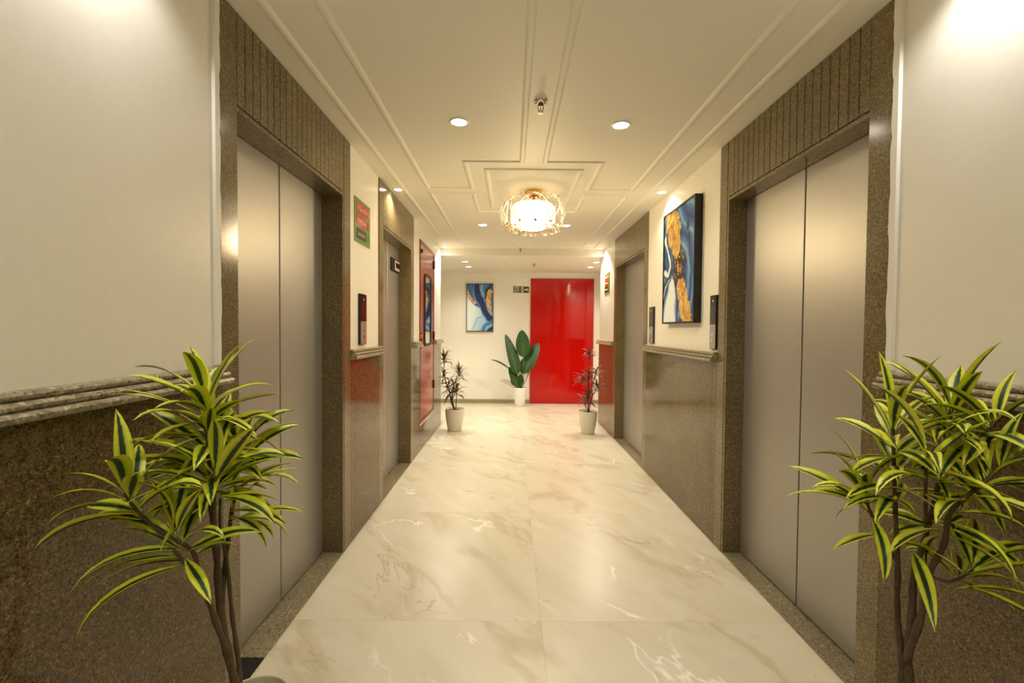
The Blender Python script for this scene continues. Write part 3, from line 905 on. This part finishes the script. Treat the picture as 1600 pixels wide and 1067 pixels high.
# ------------------------------------------------------------------ lift call panels
def call_panel(label, wx, s, y0, y1, z0_, z1_):
    root = empty('call_panel', (wx, (y0 + y1) / 2, (z0_ + z1_) / 2), label, 'call panel', 'lift call panels on the corridor walls')
    zm = z0_ + (z1_ - z0_) * 0.46
    def B(a, b_, c, d, e, f, bev=0.0): return bx(wx + s * a, wx + s * b_, c, d, e, f, bev=bev)
    wpart('housing', B(0, 0.016, y0, y1, z0_, z1_, 0.003), M_blackm, root)
    wpart('display', B(0.016, 0.018, y0 + 0.004, y1 - 0.004, zm, z1_ - 0.004), M_black, root)
    fp = wpart('face_plate', B(0.016, 0.018, y0 + 0.004, y1 - 0.004, z0_ + 0.004, zm - 0.001), M_steel_s, root)
    yc = (y0 + y1) / 2
    for zz in (zm - 0.06, zm - 0.10):
        bm = tube(bmesh.new(), [(wx + s * 0.018, yc, zz), (wx + s * 0.021, yc, zz)], 0.012, 16)
        bt = wpart('button', bm, M_chrome, root)
    # lit floor indicator: a small diamond
    bm = prism(bmesh.new(), [(yc - 0.008, z1_ - 0.035), (yc, z1_ - 0.027), (yc + 0.008, z1_ - 0.035), (yc, z1_ - 0.043)], 0, wx + s * 0.018, wx + s * 0.0185)
    wpart('indicator', bm, M_stxt, root)
call_panel('narrow black call panel with steel lower half between the left lifts', WL, 1, 2.868, 2.985, 1.192, 1.516)
call_panel('narrow call panel on right wall left of the large painting', WR, -1, 3.955, 4.075, 1.186, 1.506)
call_panel('call panel on right wall tight against the near lift frame', WR, -1, 2.74, 2.825, 1.185, 1.515)

# ------------------------------------------------------------------ downlights
def downlight(label, x, y, z, energy, color, r=0.040, angle=120, blend=0.5, group=None, lamp_r=None):
    root = empty('downlight', (x, y, z), label, 'ceiling light', group)
    bm = lathe(bmesh.new(), [(r, -0.001), (r + 0.002, -0.006), (r + 0.010, -0.006), (r + 0.014, -0.0005)], 28)
    obj('trim_ring', bm, M_white, root, True)
    bm = lathe(bmesh.new(), [(0, -0.003), (r, -0.003)], 28)
    for f in bm.faces:
        if f.normal.z > 0: f.normal_flip()
    obj('lens', bm, M_lamp, root)
    ld = bpy.data.lights.new('downlight_lamp', 'SPOT')
    ld.energy = energy; ld.color = color; ld.spot_size = R(angle); ld.spot_blend = blend
    ld.shadow_soft_size = lamp_r or 0.03
    lo = bpy.data.objects.new('lamp', ld); COL.objects.link(lo); lo.parent = root; lo.location = (0, 0, -0.012)
    return root
G1 = 'corridor ceiling downlights'
G2 = 'downlights close to the corridor walls'
G3 = 'lobby ceiling downlights'
for lab, x, y in (('left of the two downlights nearest the ceiling sprinkler', -0.283, 2.42), ('right of the two downlights nearest the ceiling sprinkler', 0.573, 2.44),
                  ('downlight beyond the chandelier on its left', -0.307, 4.76), ('downlight partly hidden beyond the chandelier right edge', 0.565, 4.76)):
    downlight(lab, x, y, CZ, E_CENTRE, WARM, group=G1, angle=150, blend=0.8)
for x in (-0.29, 0.57):  # unseen downlights, added to light the corridor around the camera
    for y in (0.1, -1.6):
        downlight('unseen ceiling downlight added behind the camera on the %s, %s one' % ('left' if x < 0 else 'right', 'nearer' if y > 0 else 'farther'), x, y, CZ, E_BACK, WARM, group=G1, angle=150, blend=0.8)
for lab, x, y, e, c in (('left wall downlight above the far left lift header', -0.893, 3.585, E_WALL, WARM), ('right wall downlight above the large painting', 1.17, 3.60, E_WALL, WARM),
                     ('glaring left wall downlight at the corridor end', -0.893, 6.06, E_END, WARM), ('glaring right wall downlight at the corridor end', 1.17, 6.06, E_END, WARM),
                     ('left wall downlight above the left striped plant, out of frame', -0.875, 0.99, E_NEAR, NEUT), ('right wall downlight above the right striped plant, out of frame', 1.155, 1.12, E_NEAR, NEUT)):
    downlight(lab, x, y, CZ, e, c, r=0.030, group=G2, angle=126 if y > 5 else 140, blend=0.4 if y > 5 else 0.6)
for lab, x, y in (('nearer left lobby downlight beyond the beam', -0.69, 6.74), ('farther left lobby downlight near the blue painting', -0.69, 7.28),
                  ('nearer right lobby downlight beyond the beam', 1.24, 6.70), ('farther right lobby downlight above the red door', 1.24, 7.22)):
    downlight(lab, x, y, LZ, E_LOBBY, WARM, group=G3, angle=140, blend=0.7)

# ------------------------------------------------------------------ sprinklers
def sprinkler(label, x, y, z, sc=1.0):
    root = empty('sprinkler', (x, y, z), label, 'sprinkler', 'ceiling sprinklers')
    obj('escutcheon', lathe(bmesh.new(), [(0.012, -0.014), (0.028, -0.012), (0.034, -0.004), (0.036, 0.0)], 24), M_chrome, root, True)
    obj('body', lathe(bmesh.new(), [(0.0, -0.002), (0.014, -0.002), (0.014, -0.022), (0.011, -0.026), (0.0, -0.026)], 16), M_brass, root)
    bm = bmesh.new()
    for s in (-1, 1):
        tube(bm, [(s * 0.011, 0, -0.024), (s * 0.012, 0, -0.036), (s * 0.007, 0, -0.048), (0, 0, -0.052)], 0.0022, 6)
    tube(bm, [(0, 0, -0.024), (0, 0, -0.050)], 0.002, 6)
    obj('yoke', bm, M_brass, root)
    obj('deflector', lathe(bmesh.new(), [(0.0, -0.052), (0.014, -0.052), (0.015, -0.055), (0.0, -0.056)], 16), M_brass, root)
    root.scale = (sc, sc, sc)
sprinkler('chrome ceiling sprinkler between the two front downlights', 0.132, 2.2, CZ)
sprinkler('ceiling sprinkler just in front of the lobby beam', 0.115, 6.10, CZ, 0.9)
sprinkler('ceiling sprinkler in the far lobby above the red door', 0.335, 6.85, LZ)

# ------------------------------------------------------------------ chandelier
CX, CY = 0.163, 3.60
ch = empty('chandelier', (CX, CY, CZ), 'round glowing chandelier of looped glass with gold canopy', 'chandelier')
obj('canopy', lathe(bmesh.new(), [(0.0, 0.0), (0.064, 0.0), (0.066, -0.006), (0.062, -0.024), (0.054, -0.030), (0.0, -0.031)], 32), M_gold, ch, True)
obj('stem', tube(bmesh.new(), [(0, 0, -0.03), (0, 0, -0.10)], 0.008, 10), M_gold, ch, True)
for k in range(6):
    a = k * PI / 3 + 0.2
    bm = tube(bmesh.new(), [(0.03 * math.cos(a), 0.03 * math.sin(a), -0.03), (0.07 * math.cos(a), 0.07 * math.sin(a), -0.075), (0.16 * math.cos(a), 0.16 * math.sin(a), -0.105)], 0.004, 6)
    obj('arm', bm, M_gold, ch, True)
drum = obj('lamp_drum', lathe(bmesh.new(), [(0.05, -0.105), (0.15, -0.112), (0.172, -0.135), (0.174, -0.245), (0.160, -0.262), (0.10, -0.272), (0.0, -0.273)], 40), M_drum, ch, True)
obj('glow_blocker', lathe(bmesh.new(), [(0.0, -0.096), (0.110, -0.100), (0.112, -0.104), (0.0, -0.104)], 40), M_gold, ch, True)  # added plate over the drum, blocks part of its glow on the ceiling
obj('lamp_disc', lathe(bmesh.new(), [(0.0, -0.275), (0.088, -0.275), (0.092, -0.285), (0.088, -0.295), (0.0, -0.296)], 32), M_lamp, ch, True)
def ribbon_loop(a0, tilt, ru, rv, zc, rad, wob):
    """closed glass rod loop standing around the drum: centre at angle a0, ellipse ru (tangential) rv (vertical)"""
    pts = []
    n = 36
    for i in range(n):
        t = 2 * PI * i / n
        du, dv = ru * math.cos(t), rv * math.sin(t)
        c, s = math.cos(tilt), math.sin(tilt)
        du, dv = du * c - dv * s, du * s + dv * c
        q = dv / 0.115
        rr_ = rad * (1 - 0.18 * q * q) + wob * math.sin(2 * t)
        ang = a0 + du / rad
        pts.append((rr_ * math.cos(ang), rr_ * math.sin(ang), zc + dv))
    return pts
rr = random.Random(7)
for k in range(22):
    a = 2 * PI * k / 22
    tl = R(35) if k % 2 else R(-35)
    bm = tube(bmesh.new(), ribbon_loop(a, tl, 0.080, 0.125, -0.185 + rr.uniform(-0.008, 0.008), 0.250 + rr.uniform(-0.012, 0.014), 0.010), 0.0075, 6, closed=True)
    obj('glass_loop', bm, M_glass, ch, True)
for k in range(14):
    a = 2 * PI * k / 14 + 0.1
    cx_, cy_ = 0.165 * math.cos(a), 0.165 * math.sin(a)
    pts = [(cx_ + 0.055 * math.cos(t * PI / 9), cy_ + 0.055 * math.sin(t * PI / 9), -0.288 - 0.02 * math.sin(t * PI / 9 - a + 1.2)) for t in range(18)]
    obj('glass_loop', tube(bmesh.new(), pts, 0.0055, 6, closed=True), M_glass, ch, True)
for k in range(11):
    a = 2 * PI * k / 11 + 0.15
    bm = tube(bmesh.new(), [(0.205 * math.cos(a), 0.205 * math.sin(a), -0.266), (0.222 * math.cos(a + 0.06), 0.222 * math.sin(a + 0.06), -0.280)], 0.007, 6)
    obj('clip', bm, M_bronze, ch)
    bm = tube(bmesh.new(), [(0.105 * math.cos(a), 0.105 * math.sin(a), -0.290), (0.120 * math.cos(a + 0.1), 0.120 * math.sin(a + 0.1), -0.296)], 0.006, 6)
    obj('clip', bm, M_bronze, ch)
obj('finial', lathe(bmesh.new(), [(0, -0.296), (0.006, -0.30), (0.009, -0.308), (0.004, -0.316), (0, -0.318)], 12), M_bronze, ch, True)
ld = bpy.data.lights.new('chandelier_lamp', 'POINT'); ld.energy = E_CHAND; ld.color = (1.0, 0.76, 0.42); ld.shadow_soft_size = 0.10
lo = bpy.data.objects.new('lamp', ld); COL.objects.link(lo); lo.parent = ch; lo.location = (0, 0, -0.42)

# ------------------------------------------------------------------ plants
def leaf_mesh(name, L, wd, bend, fold, mat, n=8, peak=0.42, twist=0.0, back=0.0, expo=0.85):
    """ribbon leaf: starts at the origin along +X, bends down towards -Z; UV x across, y along"""
    bm = bmesh.new()
    uvl = bm.loops.layers.uv.new('UVMap')
    ang = 0.0; x = z = 0.0
    rows = []
    for i in range(n + 1):
        t = i / n
        wv = wd * 0.5 * (math.sin(PI * min(1, (t ** (math.log(0.5) / math.log(peak))))) ** expo if 0 < t < 1 else 0.0)
        wv = max(wv, 0.0015 if i == 0 else 0.0003)
        tw = twist * t
        up_ = Vector((math.sin(ang), 0, math.cos(ang)))
        c = Vector((x, 0, z))
        side = Vector((0, math.cos(tw), 0)) + up_ * math.sin(tw)
        l = c + side * wv + up_ * (abs(wv) * fold); r_ = c - side * wv + up_ * (abs(wv) * fold)
        rows.append((bm.verts.new(l), bm.verts.new(c), bm.verts.new(r_), t))
        a2 = bend * (0.25 + 1.5 * t) - back * (1 if t > 0.7 else 0)
        ang += a2 / n
        x += math.cos(ang) * L / n; z -= math.sin(ang) * L / n
    for A_, B_ in zip(rows[:-1], rows[1:]):
        for j, (u0, u1) in enumerate(((0.0, 0.5), (0.5, 1.0))):
            f = bm.faces.new((A_[j], A_[j + 1], B_[j + 1], B_[j]))
            for lp, uv in zip(f.loops, ((u0, A_[3]), (u1, A_[3]), (u1, B_[3]), (u0, B_[3]))):
                lp[uvl].uv = uv
            f.smooth = True
    me = bpy.data.meshes.new(name)
    bm.to_mesh(me); bm.free()
    me.materials.append(mat)
    return me, Vector((x, 0, z))
def catmull(P, n=5):
    P = [Vector(p) for p in P]
    Q = [P[0] * 2 - P[1]] + P + [P[-1] * 2 - P[-2]]
    out = []
    for i in range(1, len(Q) - 2):
        for k in range(n):
            t = k / n
            a, b_, c, d = Q[i - 1], Q[i], Q[i + 1], Q[i + 2]
            out.append(0.5 * ((2 * b_) + (c - a) * t + (2 * a - 5 * b_ + 4 * c - d) * t * t + (3 * b_ - a - 3 * c + d) * t ** 3))
    out.append(P[-1])
    return out
def pot(root, rt, rb, h, mat, soil=0.03, rim=0.006):
    prof = [(0, 0), (rb * 0.92, 0), (rb, 0.006)]
    for k in range(1, 9):
        t = k / 8
        prof.append((rb + (rt - rb) * (1 - (1 - t) ** 1.5), 0.006 + (h - 0.010) * t))
    prof += [(rt, h - 0.001), (rt - 0.002, h), (rt - rim, h), (rt - rim - 0.001, h - 0.003), (rt - rim - 0.004, h - soil - 0.01), (0, h - soil - 0.01)]
    obj('pot', lathe(bmesh.new(), prof, 40), mat, root, True)
    rs = rt - rim - 0.005
    bm = lathe(bmesh.new(), [(rs, h - soil), (rs * 0.6, h - soil + 0.006), (rs * 0.3, h - soil + 0.004), (0, h - soil + 0.008)], 24)
    obj('soil', bm, M_soil, root, True)
def place_leaf(root, variants, rnd, base, az, el, inv, ok, roll=0.0, vi=None):
    me, tip = variants[rnd.randrange(min(12, len(variants))) if vi is None else vi]
    rot = Matrix.Rotation(az, 4, 'Z') @ Matrix.Rotation(-el, 4, 'Y') @ Matrix.Rotation(roll, 4, 'X')
    tw = rot @ tip
    mid = rot @ (tip * 0.5)
    if not ok(base + tw) or not ok(base + mid):
        return False
    o_ = bpy.data.objects.new('leaf', me)
    COL.objects.link(o_)
    o_.parent = root
    mm = rot.copy(); mm.translation = base - inv
    o_.matrix_local = mm
    return True
def rosette(root, variants, rnd, top, down, length, count, inv, ok, el_top=75, el_low=5, bias=None, r0=0.004):
    """leaves spiral down the last stretch of a twig"""
    top = Vector(top); down = Vector(down)
    a = rnd.uniform(0, 2 * PI)
    for k in range(count):
        t = k / max(1, count - 1)
        for tries in range(8):
            az = a + rnd.uniform(-0.35, 0.35)
            if bias is not None and rnd.random() < bias[1]:
                az = bias[0] + rnd.gauss(0, 0.7)
            el = R(el_top + (el_low - el_top) * t + rnd.uniform(-14, 14))
            base = top.lerp(down, min(1, t)) if length is None else top + (down - top).normalized() * length * t
            base = base + Vector((math.cos(az) * r0, math.sin(az) * r0, 0))
            if place_leaf(root, variants, rnd, base, az, el, inv, ok, rnd.uniform(-0.35, 0.35)):
                break
            a += 1.1
        a += 2.4
def tall_plant(label, loc, stems, ros, variants, ok, seed, pot_mat, extra=()):
    root = empty('potted_striped_dracaena', loc, label, 'potted plant', 'striped plants flanking the foreground')
    inv = Vector(loc)
    pot(root, 0.094, 0.070, 0.368, pot_mat, 0.035)
    rnd = random.Random(seed)
    for pts, r0, r1 in stems:
        C = catmull(pts, 5)
        n = len(C)
        rads = [0.85 * (r0 + (r1 - r0) * i / (n - 1)) * (1 + 0.16 * math.sin(i * 2.1) + rnd.uniform(-0.08, 0.08)) for i in range(n)]
        bm = tube(bmesh.new(), [p - inv for p in C], rads, 8)
        obj('stem', bm, M_stem, root, True)
    for (top, down, cnt, e1, e2, bias) in ros:
        rosette(root, variants, rnd, top, down, None, cnt, inv, ok, e1, e2, bias)
    for (base, az, el, vi) in extra:
        place_leaf(root, variants, rnd, Vector(base), R(az), R(el), inv, lambda p: True, 0.0, vi)
    return root
V = []
rv = random.Random(3)
for k in range(12):
    V.append(leaf_mesh('leaf', rv.uniform(0.120, 0.195), rv.uniform(0.026, 0.038), R(rv.uniform(15, 85)), rv.uniform(0.15, 0.5), M_leaf, 8, rv.uniform(0.4, 0.52), rv.uniform(-0.5, 0.5), 0))
# a few special ones: 12 long gentle, 13 long drooping, 14 short straight
V.append(leaf_mesh('leaf', 0.20, 0.030, R(45), 0.3, M_leaf, 9, 0.42, 0.2))
V.append(leaf_mesh('leaf', 0.22, 0.028, R(75), 0.3, M_leaf, 9, 0.42, -0.3))
V.append(leaf_mesh('leaf', 0.13, 0.030, R(20), 0.4, M_leaf, 8, 0.45, 0.1))
VV = V[:12]
okL = lambda p: p.x > WL + 0.02 and p.y < 1.46 and p.z > 0.42
okR = lambda p: p.x < WR - 0.02 and p.y < 1.46 and p.z > 0.42
WEST, EAST, SOUTH = PI, 0.0, -PI / 2
tall_plant('striped yellow-green potted plant left, by the left lift', (-0.640, 1.10, 0), [
    ([(-0.650, 1.10, 0.34), (-0.680, 1.10, 0.446), (-0.707, 1.10, 0.59), (-0.717, 1.10, 0.749), (-0.728, 1.10, 0.875), (-0.733, 1.10, 1.0), (-0.739, 1.10, 1.07), (-0.738, 1.10, 1.125)], 0.013, 0.004),
    ([(-0.687, 1.10, 0.48), (-0.704, 1.06, 0.631), (-0.71, 1.03, 0.724), (-0.72, 1.0, 0.769), (-0.723, 0.97, 0.812)], 0.009, 0.004),
    ([(-0.71, 1.03, 0.724), (-0.706, 1.0, 0.798), (-0.753, 0.97, 0.854), (-0.788, 0.95, 0.91), (-0.802, 0.94, 0.948)], 0.006, 0.0035),
    ([(-0.707, 1.10, 0.59), (-0.714, 1.13, 0.701), (-0.709, 1.15, 0.823), (-0.711, 1.17, 0.899), (-0.699, 1.17, 0.957)], 0.008, 0.0035),
    ([(-0.717, 1.10, 0.749), (-0.688, 1.05, 0.864), (-0.665, 1.02, 0.956)], 0.006, 0.0035),
    ([(-0.660, 1.10, 0.36), (-0.676, 1.12, 0.45), (-0.692, 1.12, 0.58), (-0.702, 1.12, 0.70), (-0.706, 1.10, 0.80), (-0.70, 1.09, 0.88)], 0.008, 0.003),
], [
    ((-0.738, 1.10, 1.125), (-0.737, 1.10, 1.06), 15, 70, 5, None),
    ((-0.735, 1.10, 1.09), (-0.732, 1.10, 1.00), 16, 55, 5, None),
    ((-0.733, 1.10, 1.01), (-0.728, 1.10, 0.92), 16, 55, 0, (WEST, 0.25)),
    ((-0.729, 1.10, 0.94), (-0.722, 1.10, 0.86), 12, 50, 0, None),
    ((-0.802, 0.94, 0.955), (-0.775, 0.955, 0.885), 15, 80, 5, (WEST, 0.45)),
    ((-0.723, 0.97, 0.87), (-0.720, 1.0, 0.775), 14, 85, 0, (WEST, 0.35)),
    ((-0.699, 1.17, 0.975), (-0.709, 1.16, 0.88), 17, 65, 10, (EAST, 0.55)),
    ((-0.665, 1.02, 0.975), (-0.680, 1.04, 0.90), 14, 70, 0, (EAST, 0.35)),
    ((-0.711, 1.14, 0.88), (-0.712, 1.13, 0.80), 9, 45, 0, (EAST, 0.5)),
], V, okL, 12, M_potg,
   extra=[((-0.715, 1.0, 0.80), 205, 15, 13), ((-0.712, 1.01, 0.77), 190, 5, 12), ((-0.72, 1.0, 0.765), 215, 0, 13), ((-0.71, 1.14, 0.80), 0, 25, 12)])
tall_plant('striped yellow-green potted plant right, by the right lift', (0.965, 1.06, 0), [
    ([(0.960, 1.07, 0.34), (0.956, 1.08, 0.43), (0.950, 1.08, 0.504), (0.954, 1.10, 0.601), (0.951, 1.10, 0.729), (0.940, 1.10, 0.887), (0.933, 1.10, 1.013), (0.930, 1.10, 1.068)], 0.012, 0.0035),
    ([(0.965, 1.06, 0.36), (0.958, 1.07, 0.504), (0.973, 1.08, 0.614), (0.974, 1.08, 0.708), (0.998, 1.08, 0.802), (1.025, 1.08, 0.926), (1.061, 1.10, 1.014), (1.072, 1.10, 1.123)], 0.012, 0.004),
    ([(0.952, 1.07, 0.504), (0.968, 1.05, 0.633), (0.962, 1.03, 0.735), (0.967, 1.00, 0.824), (0.960, 0.98, 0.904), (1.02, 0.98, 0.961), (1.061, 0.98, 0.996)], 0.010, 0.0035),
    ([(0.951, 1.10, 0.729), (0.931, 1.12, 0.783), (0.897, 1.12, 0.847), (0.880, 1.12, 0.903)], 0.006, 0.0035),
    ([(0.962, 1.03, 0.735), (0.985, 1.0, 0.74), (1.015, 0.98, 0.775)], 0.005, 0.003),
    ([(1.0, 1.08, 0.81), (0.95, 1.03, 0.93), (0.915, 0.99, 1.04)], 0.005, 0.003),
    ([(1.055, 1.10, 1.0), (1.09, 1.06, 1.042), (1.125, 1.05, 1.085)], 0.005, 0.003),
], [
    ((1.072, 1.10, 1.115), (1.065, 1.10, 1.04), 15, 68, 5, None),
    ((1.066, 1.10, 1.06), (1.040, 1.09, 0.97), 12, 40, 0, None),
    ((0.930, 1.10, 1.075), (0.934, 1.10, 0.99), 13, 80, 10, None),
    ((0.880, 1.12, 0.915), (0.900, 1.12, 0.835), 12, 75, 0, (WEST, 0.4)),
    ((0.935, 1.10, 0.97), (0.942, 1.10, 0.87), 12, 40, 0, (WEST, 0.3)),
    ((1.061, 0.98, 1.005), (0.99, 0.98, 0.93), 14, 70, 0, (EAST, 0.3)),
    ((0.915, 0.99, 1.045), (0.935, 1.01, 0.96), 10, 60, 0, None),
    ((1.125, 1.05, 1.09), (1.09, 1.06, 1.04), 11, 70, 0, None),
    ((1.020, 0.98, 0.785), (0.99, 1.0, 0.745), 9, 65, 0, (EAST, 0.5)),
    ((0.960, 0.98, 0.92), (0.965, 1.0, 0.84), 9, 45, -10, None),
    ((1.03, 1.08, 0.95), (1.0, 1.08, 0.83), 8, 35, 0, (EAST, 0.4)),
], V, okR, 21, M_potg,
   extra=[((0.93, 1.10, 0.80), 20, 10, 12), ((0.99, 0.99, 0.73), -20, 15, 13), ((0.88, 1.12, 0.86), 180, 25, 12), ((1.0, 0.97, 0.745), -30, -15, 12), ((1.0, 0.98, 0.76), 5, 5, 13), ((0.945, 1.05, 0.78), -120, -10, 12), ((0.90, 1.10, 0.80), 190, -5, 14)])

def small_dracaena(name, label, loc, rt, rb, h, stems, ros, mat, mstem, seed, Lr=(0.10, 0.18), wr=(0.020, 0.030), okf=lambda p: True):
    root = empty(name, loc, label, 'potted plant')
    inv = Vector(loc)
    pot(root, rt, rb, h, M_pot, 0.025)
    rnd = random.Random(seed)
    vs = [leaf_mesh('leaf', rnd.uniform(*Lr), rnd.uniform(*wr), R(rnd.uniform(40, 110)), 0.3, mat, 6, 0.4, rnd.uniform(-0.4, 0.4)) for k in range(8)]
    for pts, r0, r1 in stems:
        C = catmull([inv + Vector(p) for p in pts], 4)
        n = len(C)
        obj('stem', tube(bmesh.new(), [p - inv for p in C], [r0 + (r1 - r0) * i / (n - 1) for i in range(n)], 6), mstem, root, True)
    for (top, ln, cnt, e1, e2) in ros:
        t = inv + Vector(top)
        rosette(root, vs, rnd, t, t - Vector((0, 0, ln)), None, int(cnt * 1.35), inv, okf, e1, e2)
    return root
small_dracaena('potted_dracaena', 'small dark-leaved plant in ivory pot at left corridor end', (-0.715, 5.80, 0), 0.122, 0.088, 0.285,
    [([(0.0, 0, 0.25), (-0.06, 0.02, 0.45), (-0.13, 0.0, 0.68), (-0.14, 0, 0.90)], 0.009, 0.005),
     ([(0.0, 0, 0.25), (-0.04, 0.03, 0.42), (-0.01, 0.0, 0.60), (0.04, 0, 0.72)], 0.009, 0.005),
     ([(0.01, 0, 0.25), (0.02, -0.02, 0.38), (0.03, -0.03, 0.50)], 0.007, 0.004),
     ([(0.0, 0, 0.25), (-0.05, -0.04, 0.40), (-0.06, -0.05, 0.56)], 0.007, 0.004)],
    [((-0.14, 0, 0.93), 0.07, 20, 85, 10), ((-0.15, 0, 0.72), 0.08, 14, 60, 10), ((0.05, 0, 0.76), 0.10, 22, 85, 10), ((-0.02, 0, 0.62), 0.10, 14, 50, -10), ((0.03, -0.03, 0.53), 0.09, 16, 85, 0), ((-0.07, -0.05, 0.58), 0.12, 16, 60, -10)],
    M_leafd, M_stemd, 5, okf=lambda p: p.x > WL + 0.02)
small_dracaena('potted_dracaena', 'small purple-brown plant in ivory pot at right corridor end', (0.972, 5.70, 0), 0.118, 0.082, 0.285,
    [([(0.0, 0, 0.25), (0.005, 0, 0.5), (0.0, 0, 0.75), (0.01, 0, 0.98)], 0.009, 0.005),
     ([(0.01, 0, 0.25), (0.03, -0.02, 0.42), (0.10, -0.02, 0.56)], 0.007, 0.004),
     ([(0.0, 0, 0.45), (0.05, 0.0, 0.60), (0.10, 0, 0.76)], 0.006, 0.004),
     ([(0.0, 0, 0.42), (-0.04, 0.0, 0.56), (-0.07, 0, 0.68)], 0.006, 0.004)],
    [((0.01, 0, 0.99), 0.04, 16, 70, 20), ((0.0, 0, 0.74), 0.10, 22, 50, 0), ((-0.08, 0, 0.70), 0.06, 13, 50, 0), ((0.10, 0, 0.78), 0.06, 14, 60, 10), ((0.11, -0.02, 0.58), 0.07, 13, 75, 10), ((0.0, 0, 0.48), 0.10, 20, 70, -10), ((-0.05, 0, 0.44), 0.06, 9, 40, -10)],
    M_leafd2, M_stemd, 9, okf=lambda p: p.x < WR - 0.02)

# broad-leaved plant by the red door
loc = (0.155, 7.72, 0)
bp = empty('potted_broad_leaf_plant', loc, 'tall plant with broad green leaves in white pot beside red door', 'potted plant')
pot(bp, 0.112, 0.080, 0.318, M_white, 0.02)
def broad_leaf(base, tip, L, wd, bendv, face, petiole_from, peak=0.5, fold=0.25, vi=0):
    """leaf from base to tip with its broad side turned towards 'face'"""
    base, tip = Vector(base), Vector(tip)
    X = (tip - base).normalized()
    F_ = Vector(face); Zv = (F_ - X * F_.dot(X)).normalized()
    Y = Zv.cross(X)
    me, tp = leaf_mesh('leaf', (tip - base).length, wd, bendv, fold, M_leafg, 12, peak, expo=0.62)
    rot = Matrix((X, Y, Zv)).transposed().to_4x4()
    rot.translation = base
    o_ = bpy.data.objects.new('leaf', me); COL.objects.link(o_); o_.parent = bp
    o_.matrix_local = rot
    p0 = Vector(petiole_from)
    midp = (p0 + base) / 2 + Vector((0, 0.01, 0.02))
    s_ = obj('stalk', tube(bmesh.new(), catmull([p0, midp, base, base + X * 0.04], 4), 0.006, 6), M_stemg, bp, True)
S = 7.7 / 711.0   # metres per photo pixel at this depth, used to size the leaves
PT = lambda x, y, d=0.0: ((x - 814.5) * S, d, 0.318 + (606 - y) * S)
def z(x, y): return (760 + x / 7.62, 505 + y / 7.62)
def bl(b, t, wd, face, d0=0.0, d1=0.0, st=(0, 0, 0.30), bend=0.15, peak=0.5, fold=0.2):
    broad_leaf(PT(*z(*b), d0), PT(*z(*t), d1), 0, wd, bend, face, st, peak, fold)
bl((455, 410), (432, 78), 0.245, (0.05, -1, 0.1), -0.05, -0.02, (0.012, 0.0, 0.30), 0.12, 0.42, 0.12)
bl((385, 615), (248, 125), 0.215, (0.55, -1, 0.1), -0.08, -0.04, (-0.02, 0.0, 0.30), 0.15, 0.34)
bl((460, 610), (628, 222), 0.25, (-0.5, -1, 0.1), -0.01, 0.03, (0.02, 0.01, 0.30), 0.25, 0.45)
bl((440, 610), (500, 400), 0.19, (0.1, -1, 0.1), 0.02, 0.04, (0.01, 0.01, 0.30), 0.1, 0.5)
bl((385, 760), (292, 515), 0.15, (0.5, -1, 0.1), -0.07, -0.09, (-0.03, -0.04, 0.29), 0.25, 0.45)
bl((415, 765), (420, 610), 0.13, (-0.2, -1, 0.1), -0.03, -0.02, (0.0, -0.02, 0.29), 0.2, 0.5)
bl((340, 745), (325, 640), 0.09, (-0.5, -1, 0.1), -0.02, -0.01, (-0.03, 0.0, 0.29), 0.2, 0.5)
bl((300, 560), (80, 405), 0.075, (0.3, -0.25, 1), -0.06, -0.10, (-0.03, -0.02, 0.30), 0.35, 0.5, 0.5)
bl((490, 680), (545, 465), 0.05, (0.9, -0.35, 0.1), 0.0, 0.02, (0.04, 0.0, 0.30), 0.1, 0.5, 0.4)
for xx_ in (-0.01, 0.018, 0.034):
    obj('stalk', tube(bmesh.new(), [(xx_ * 0.8, -0.02, 0.29), (xx_ * 1.1, -0.01, 0.42), (xx_, 0.0, 0.56)], 0.005, 6), M_stemg, bp, True)
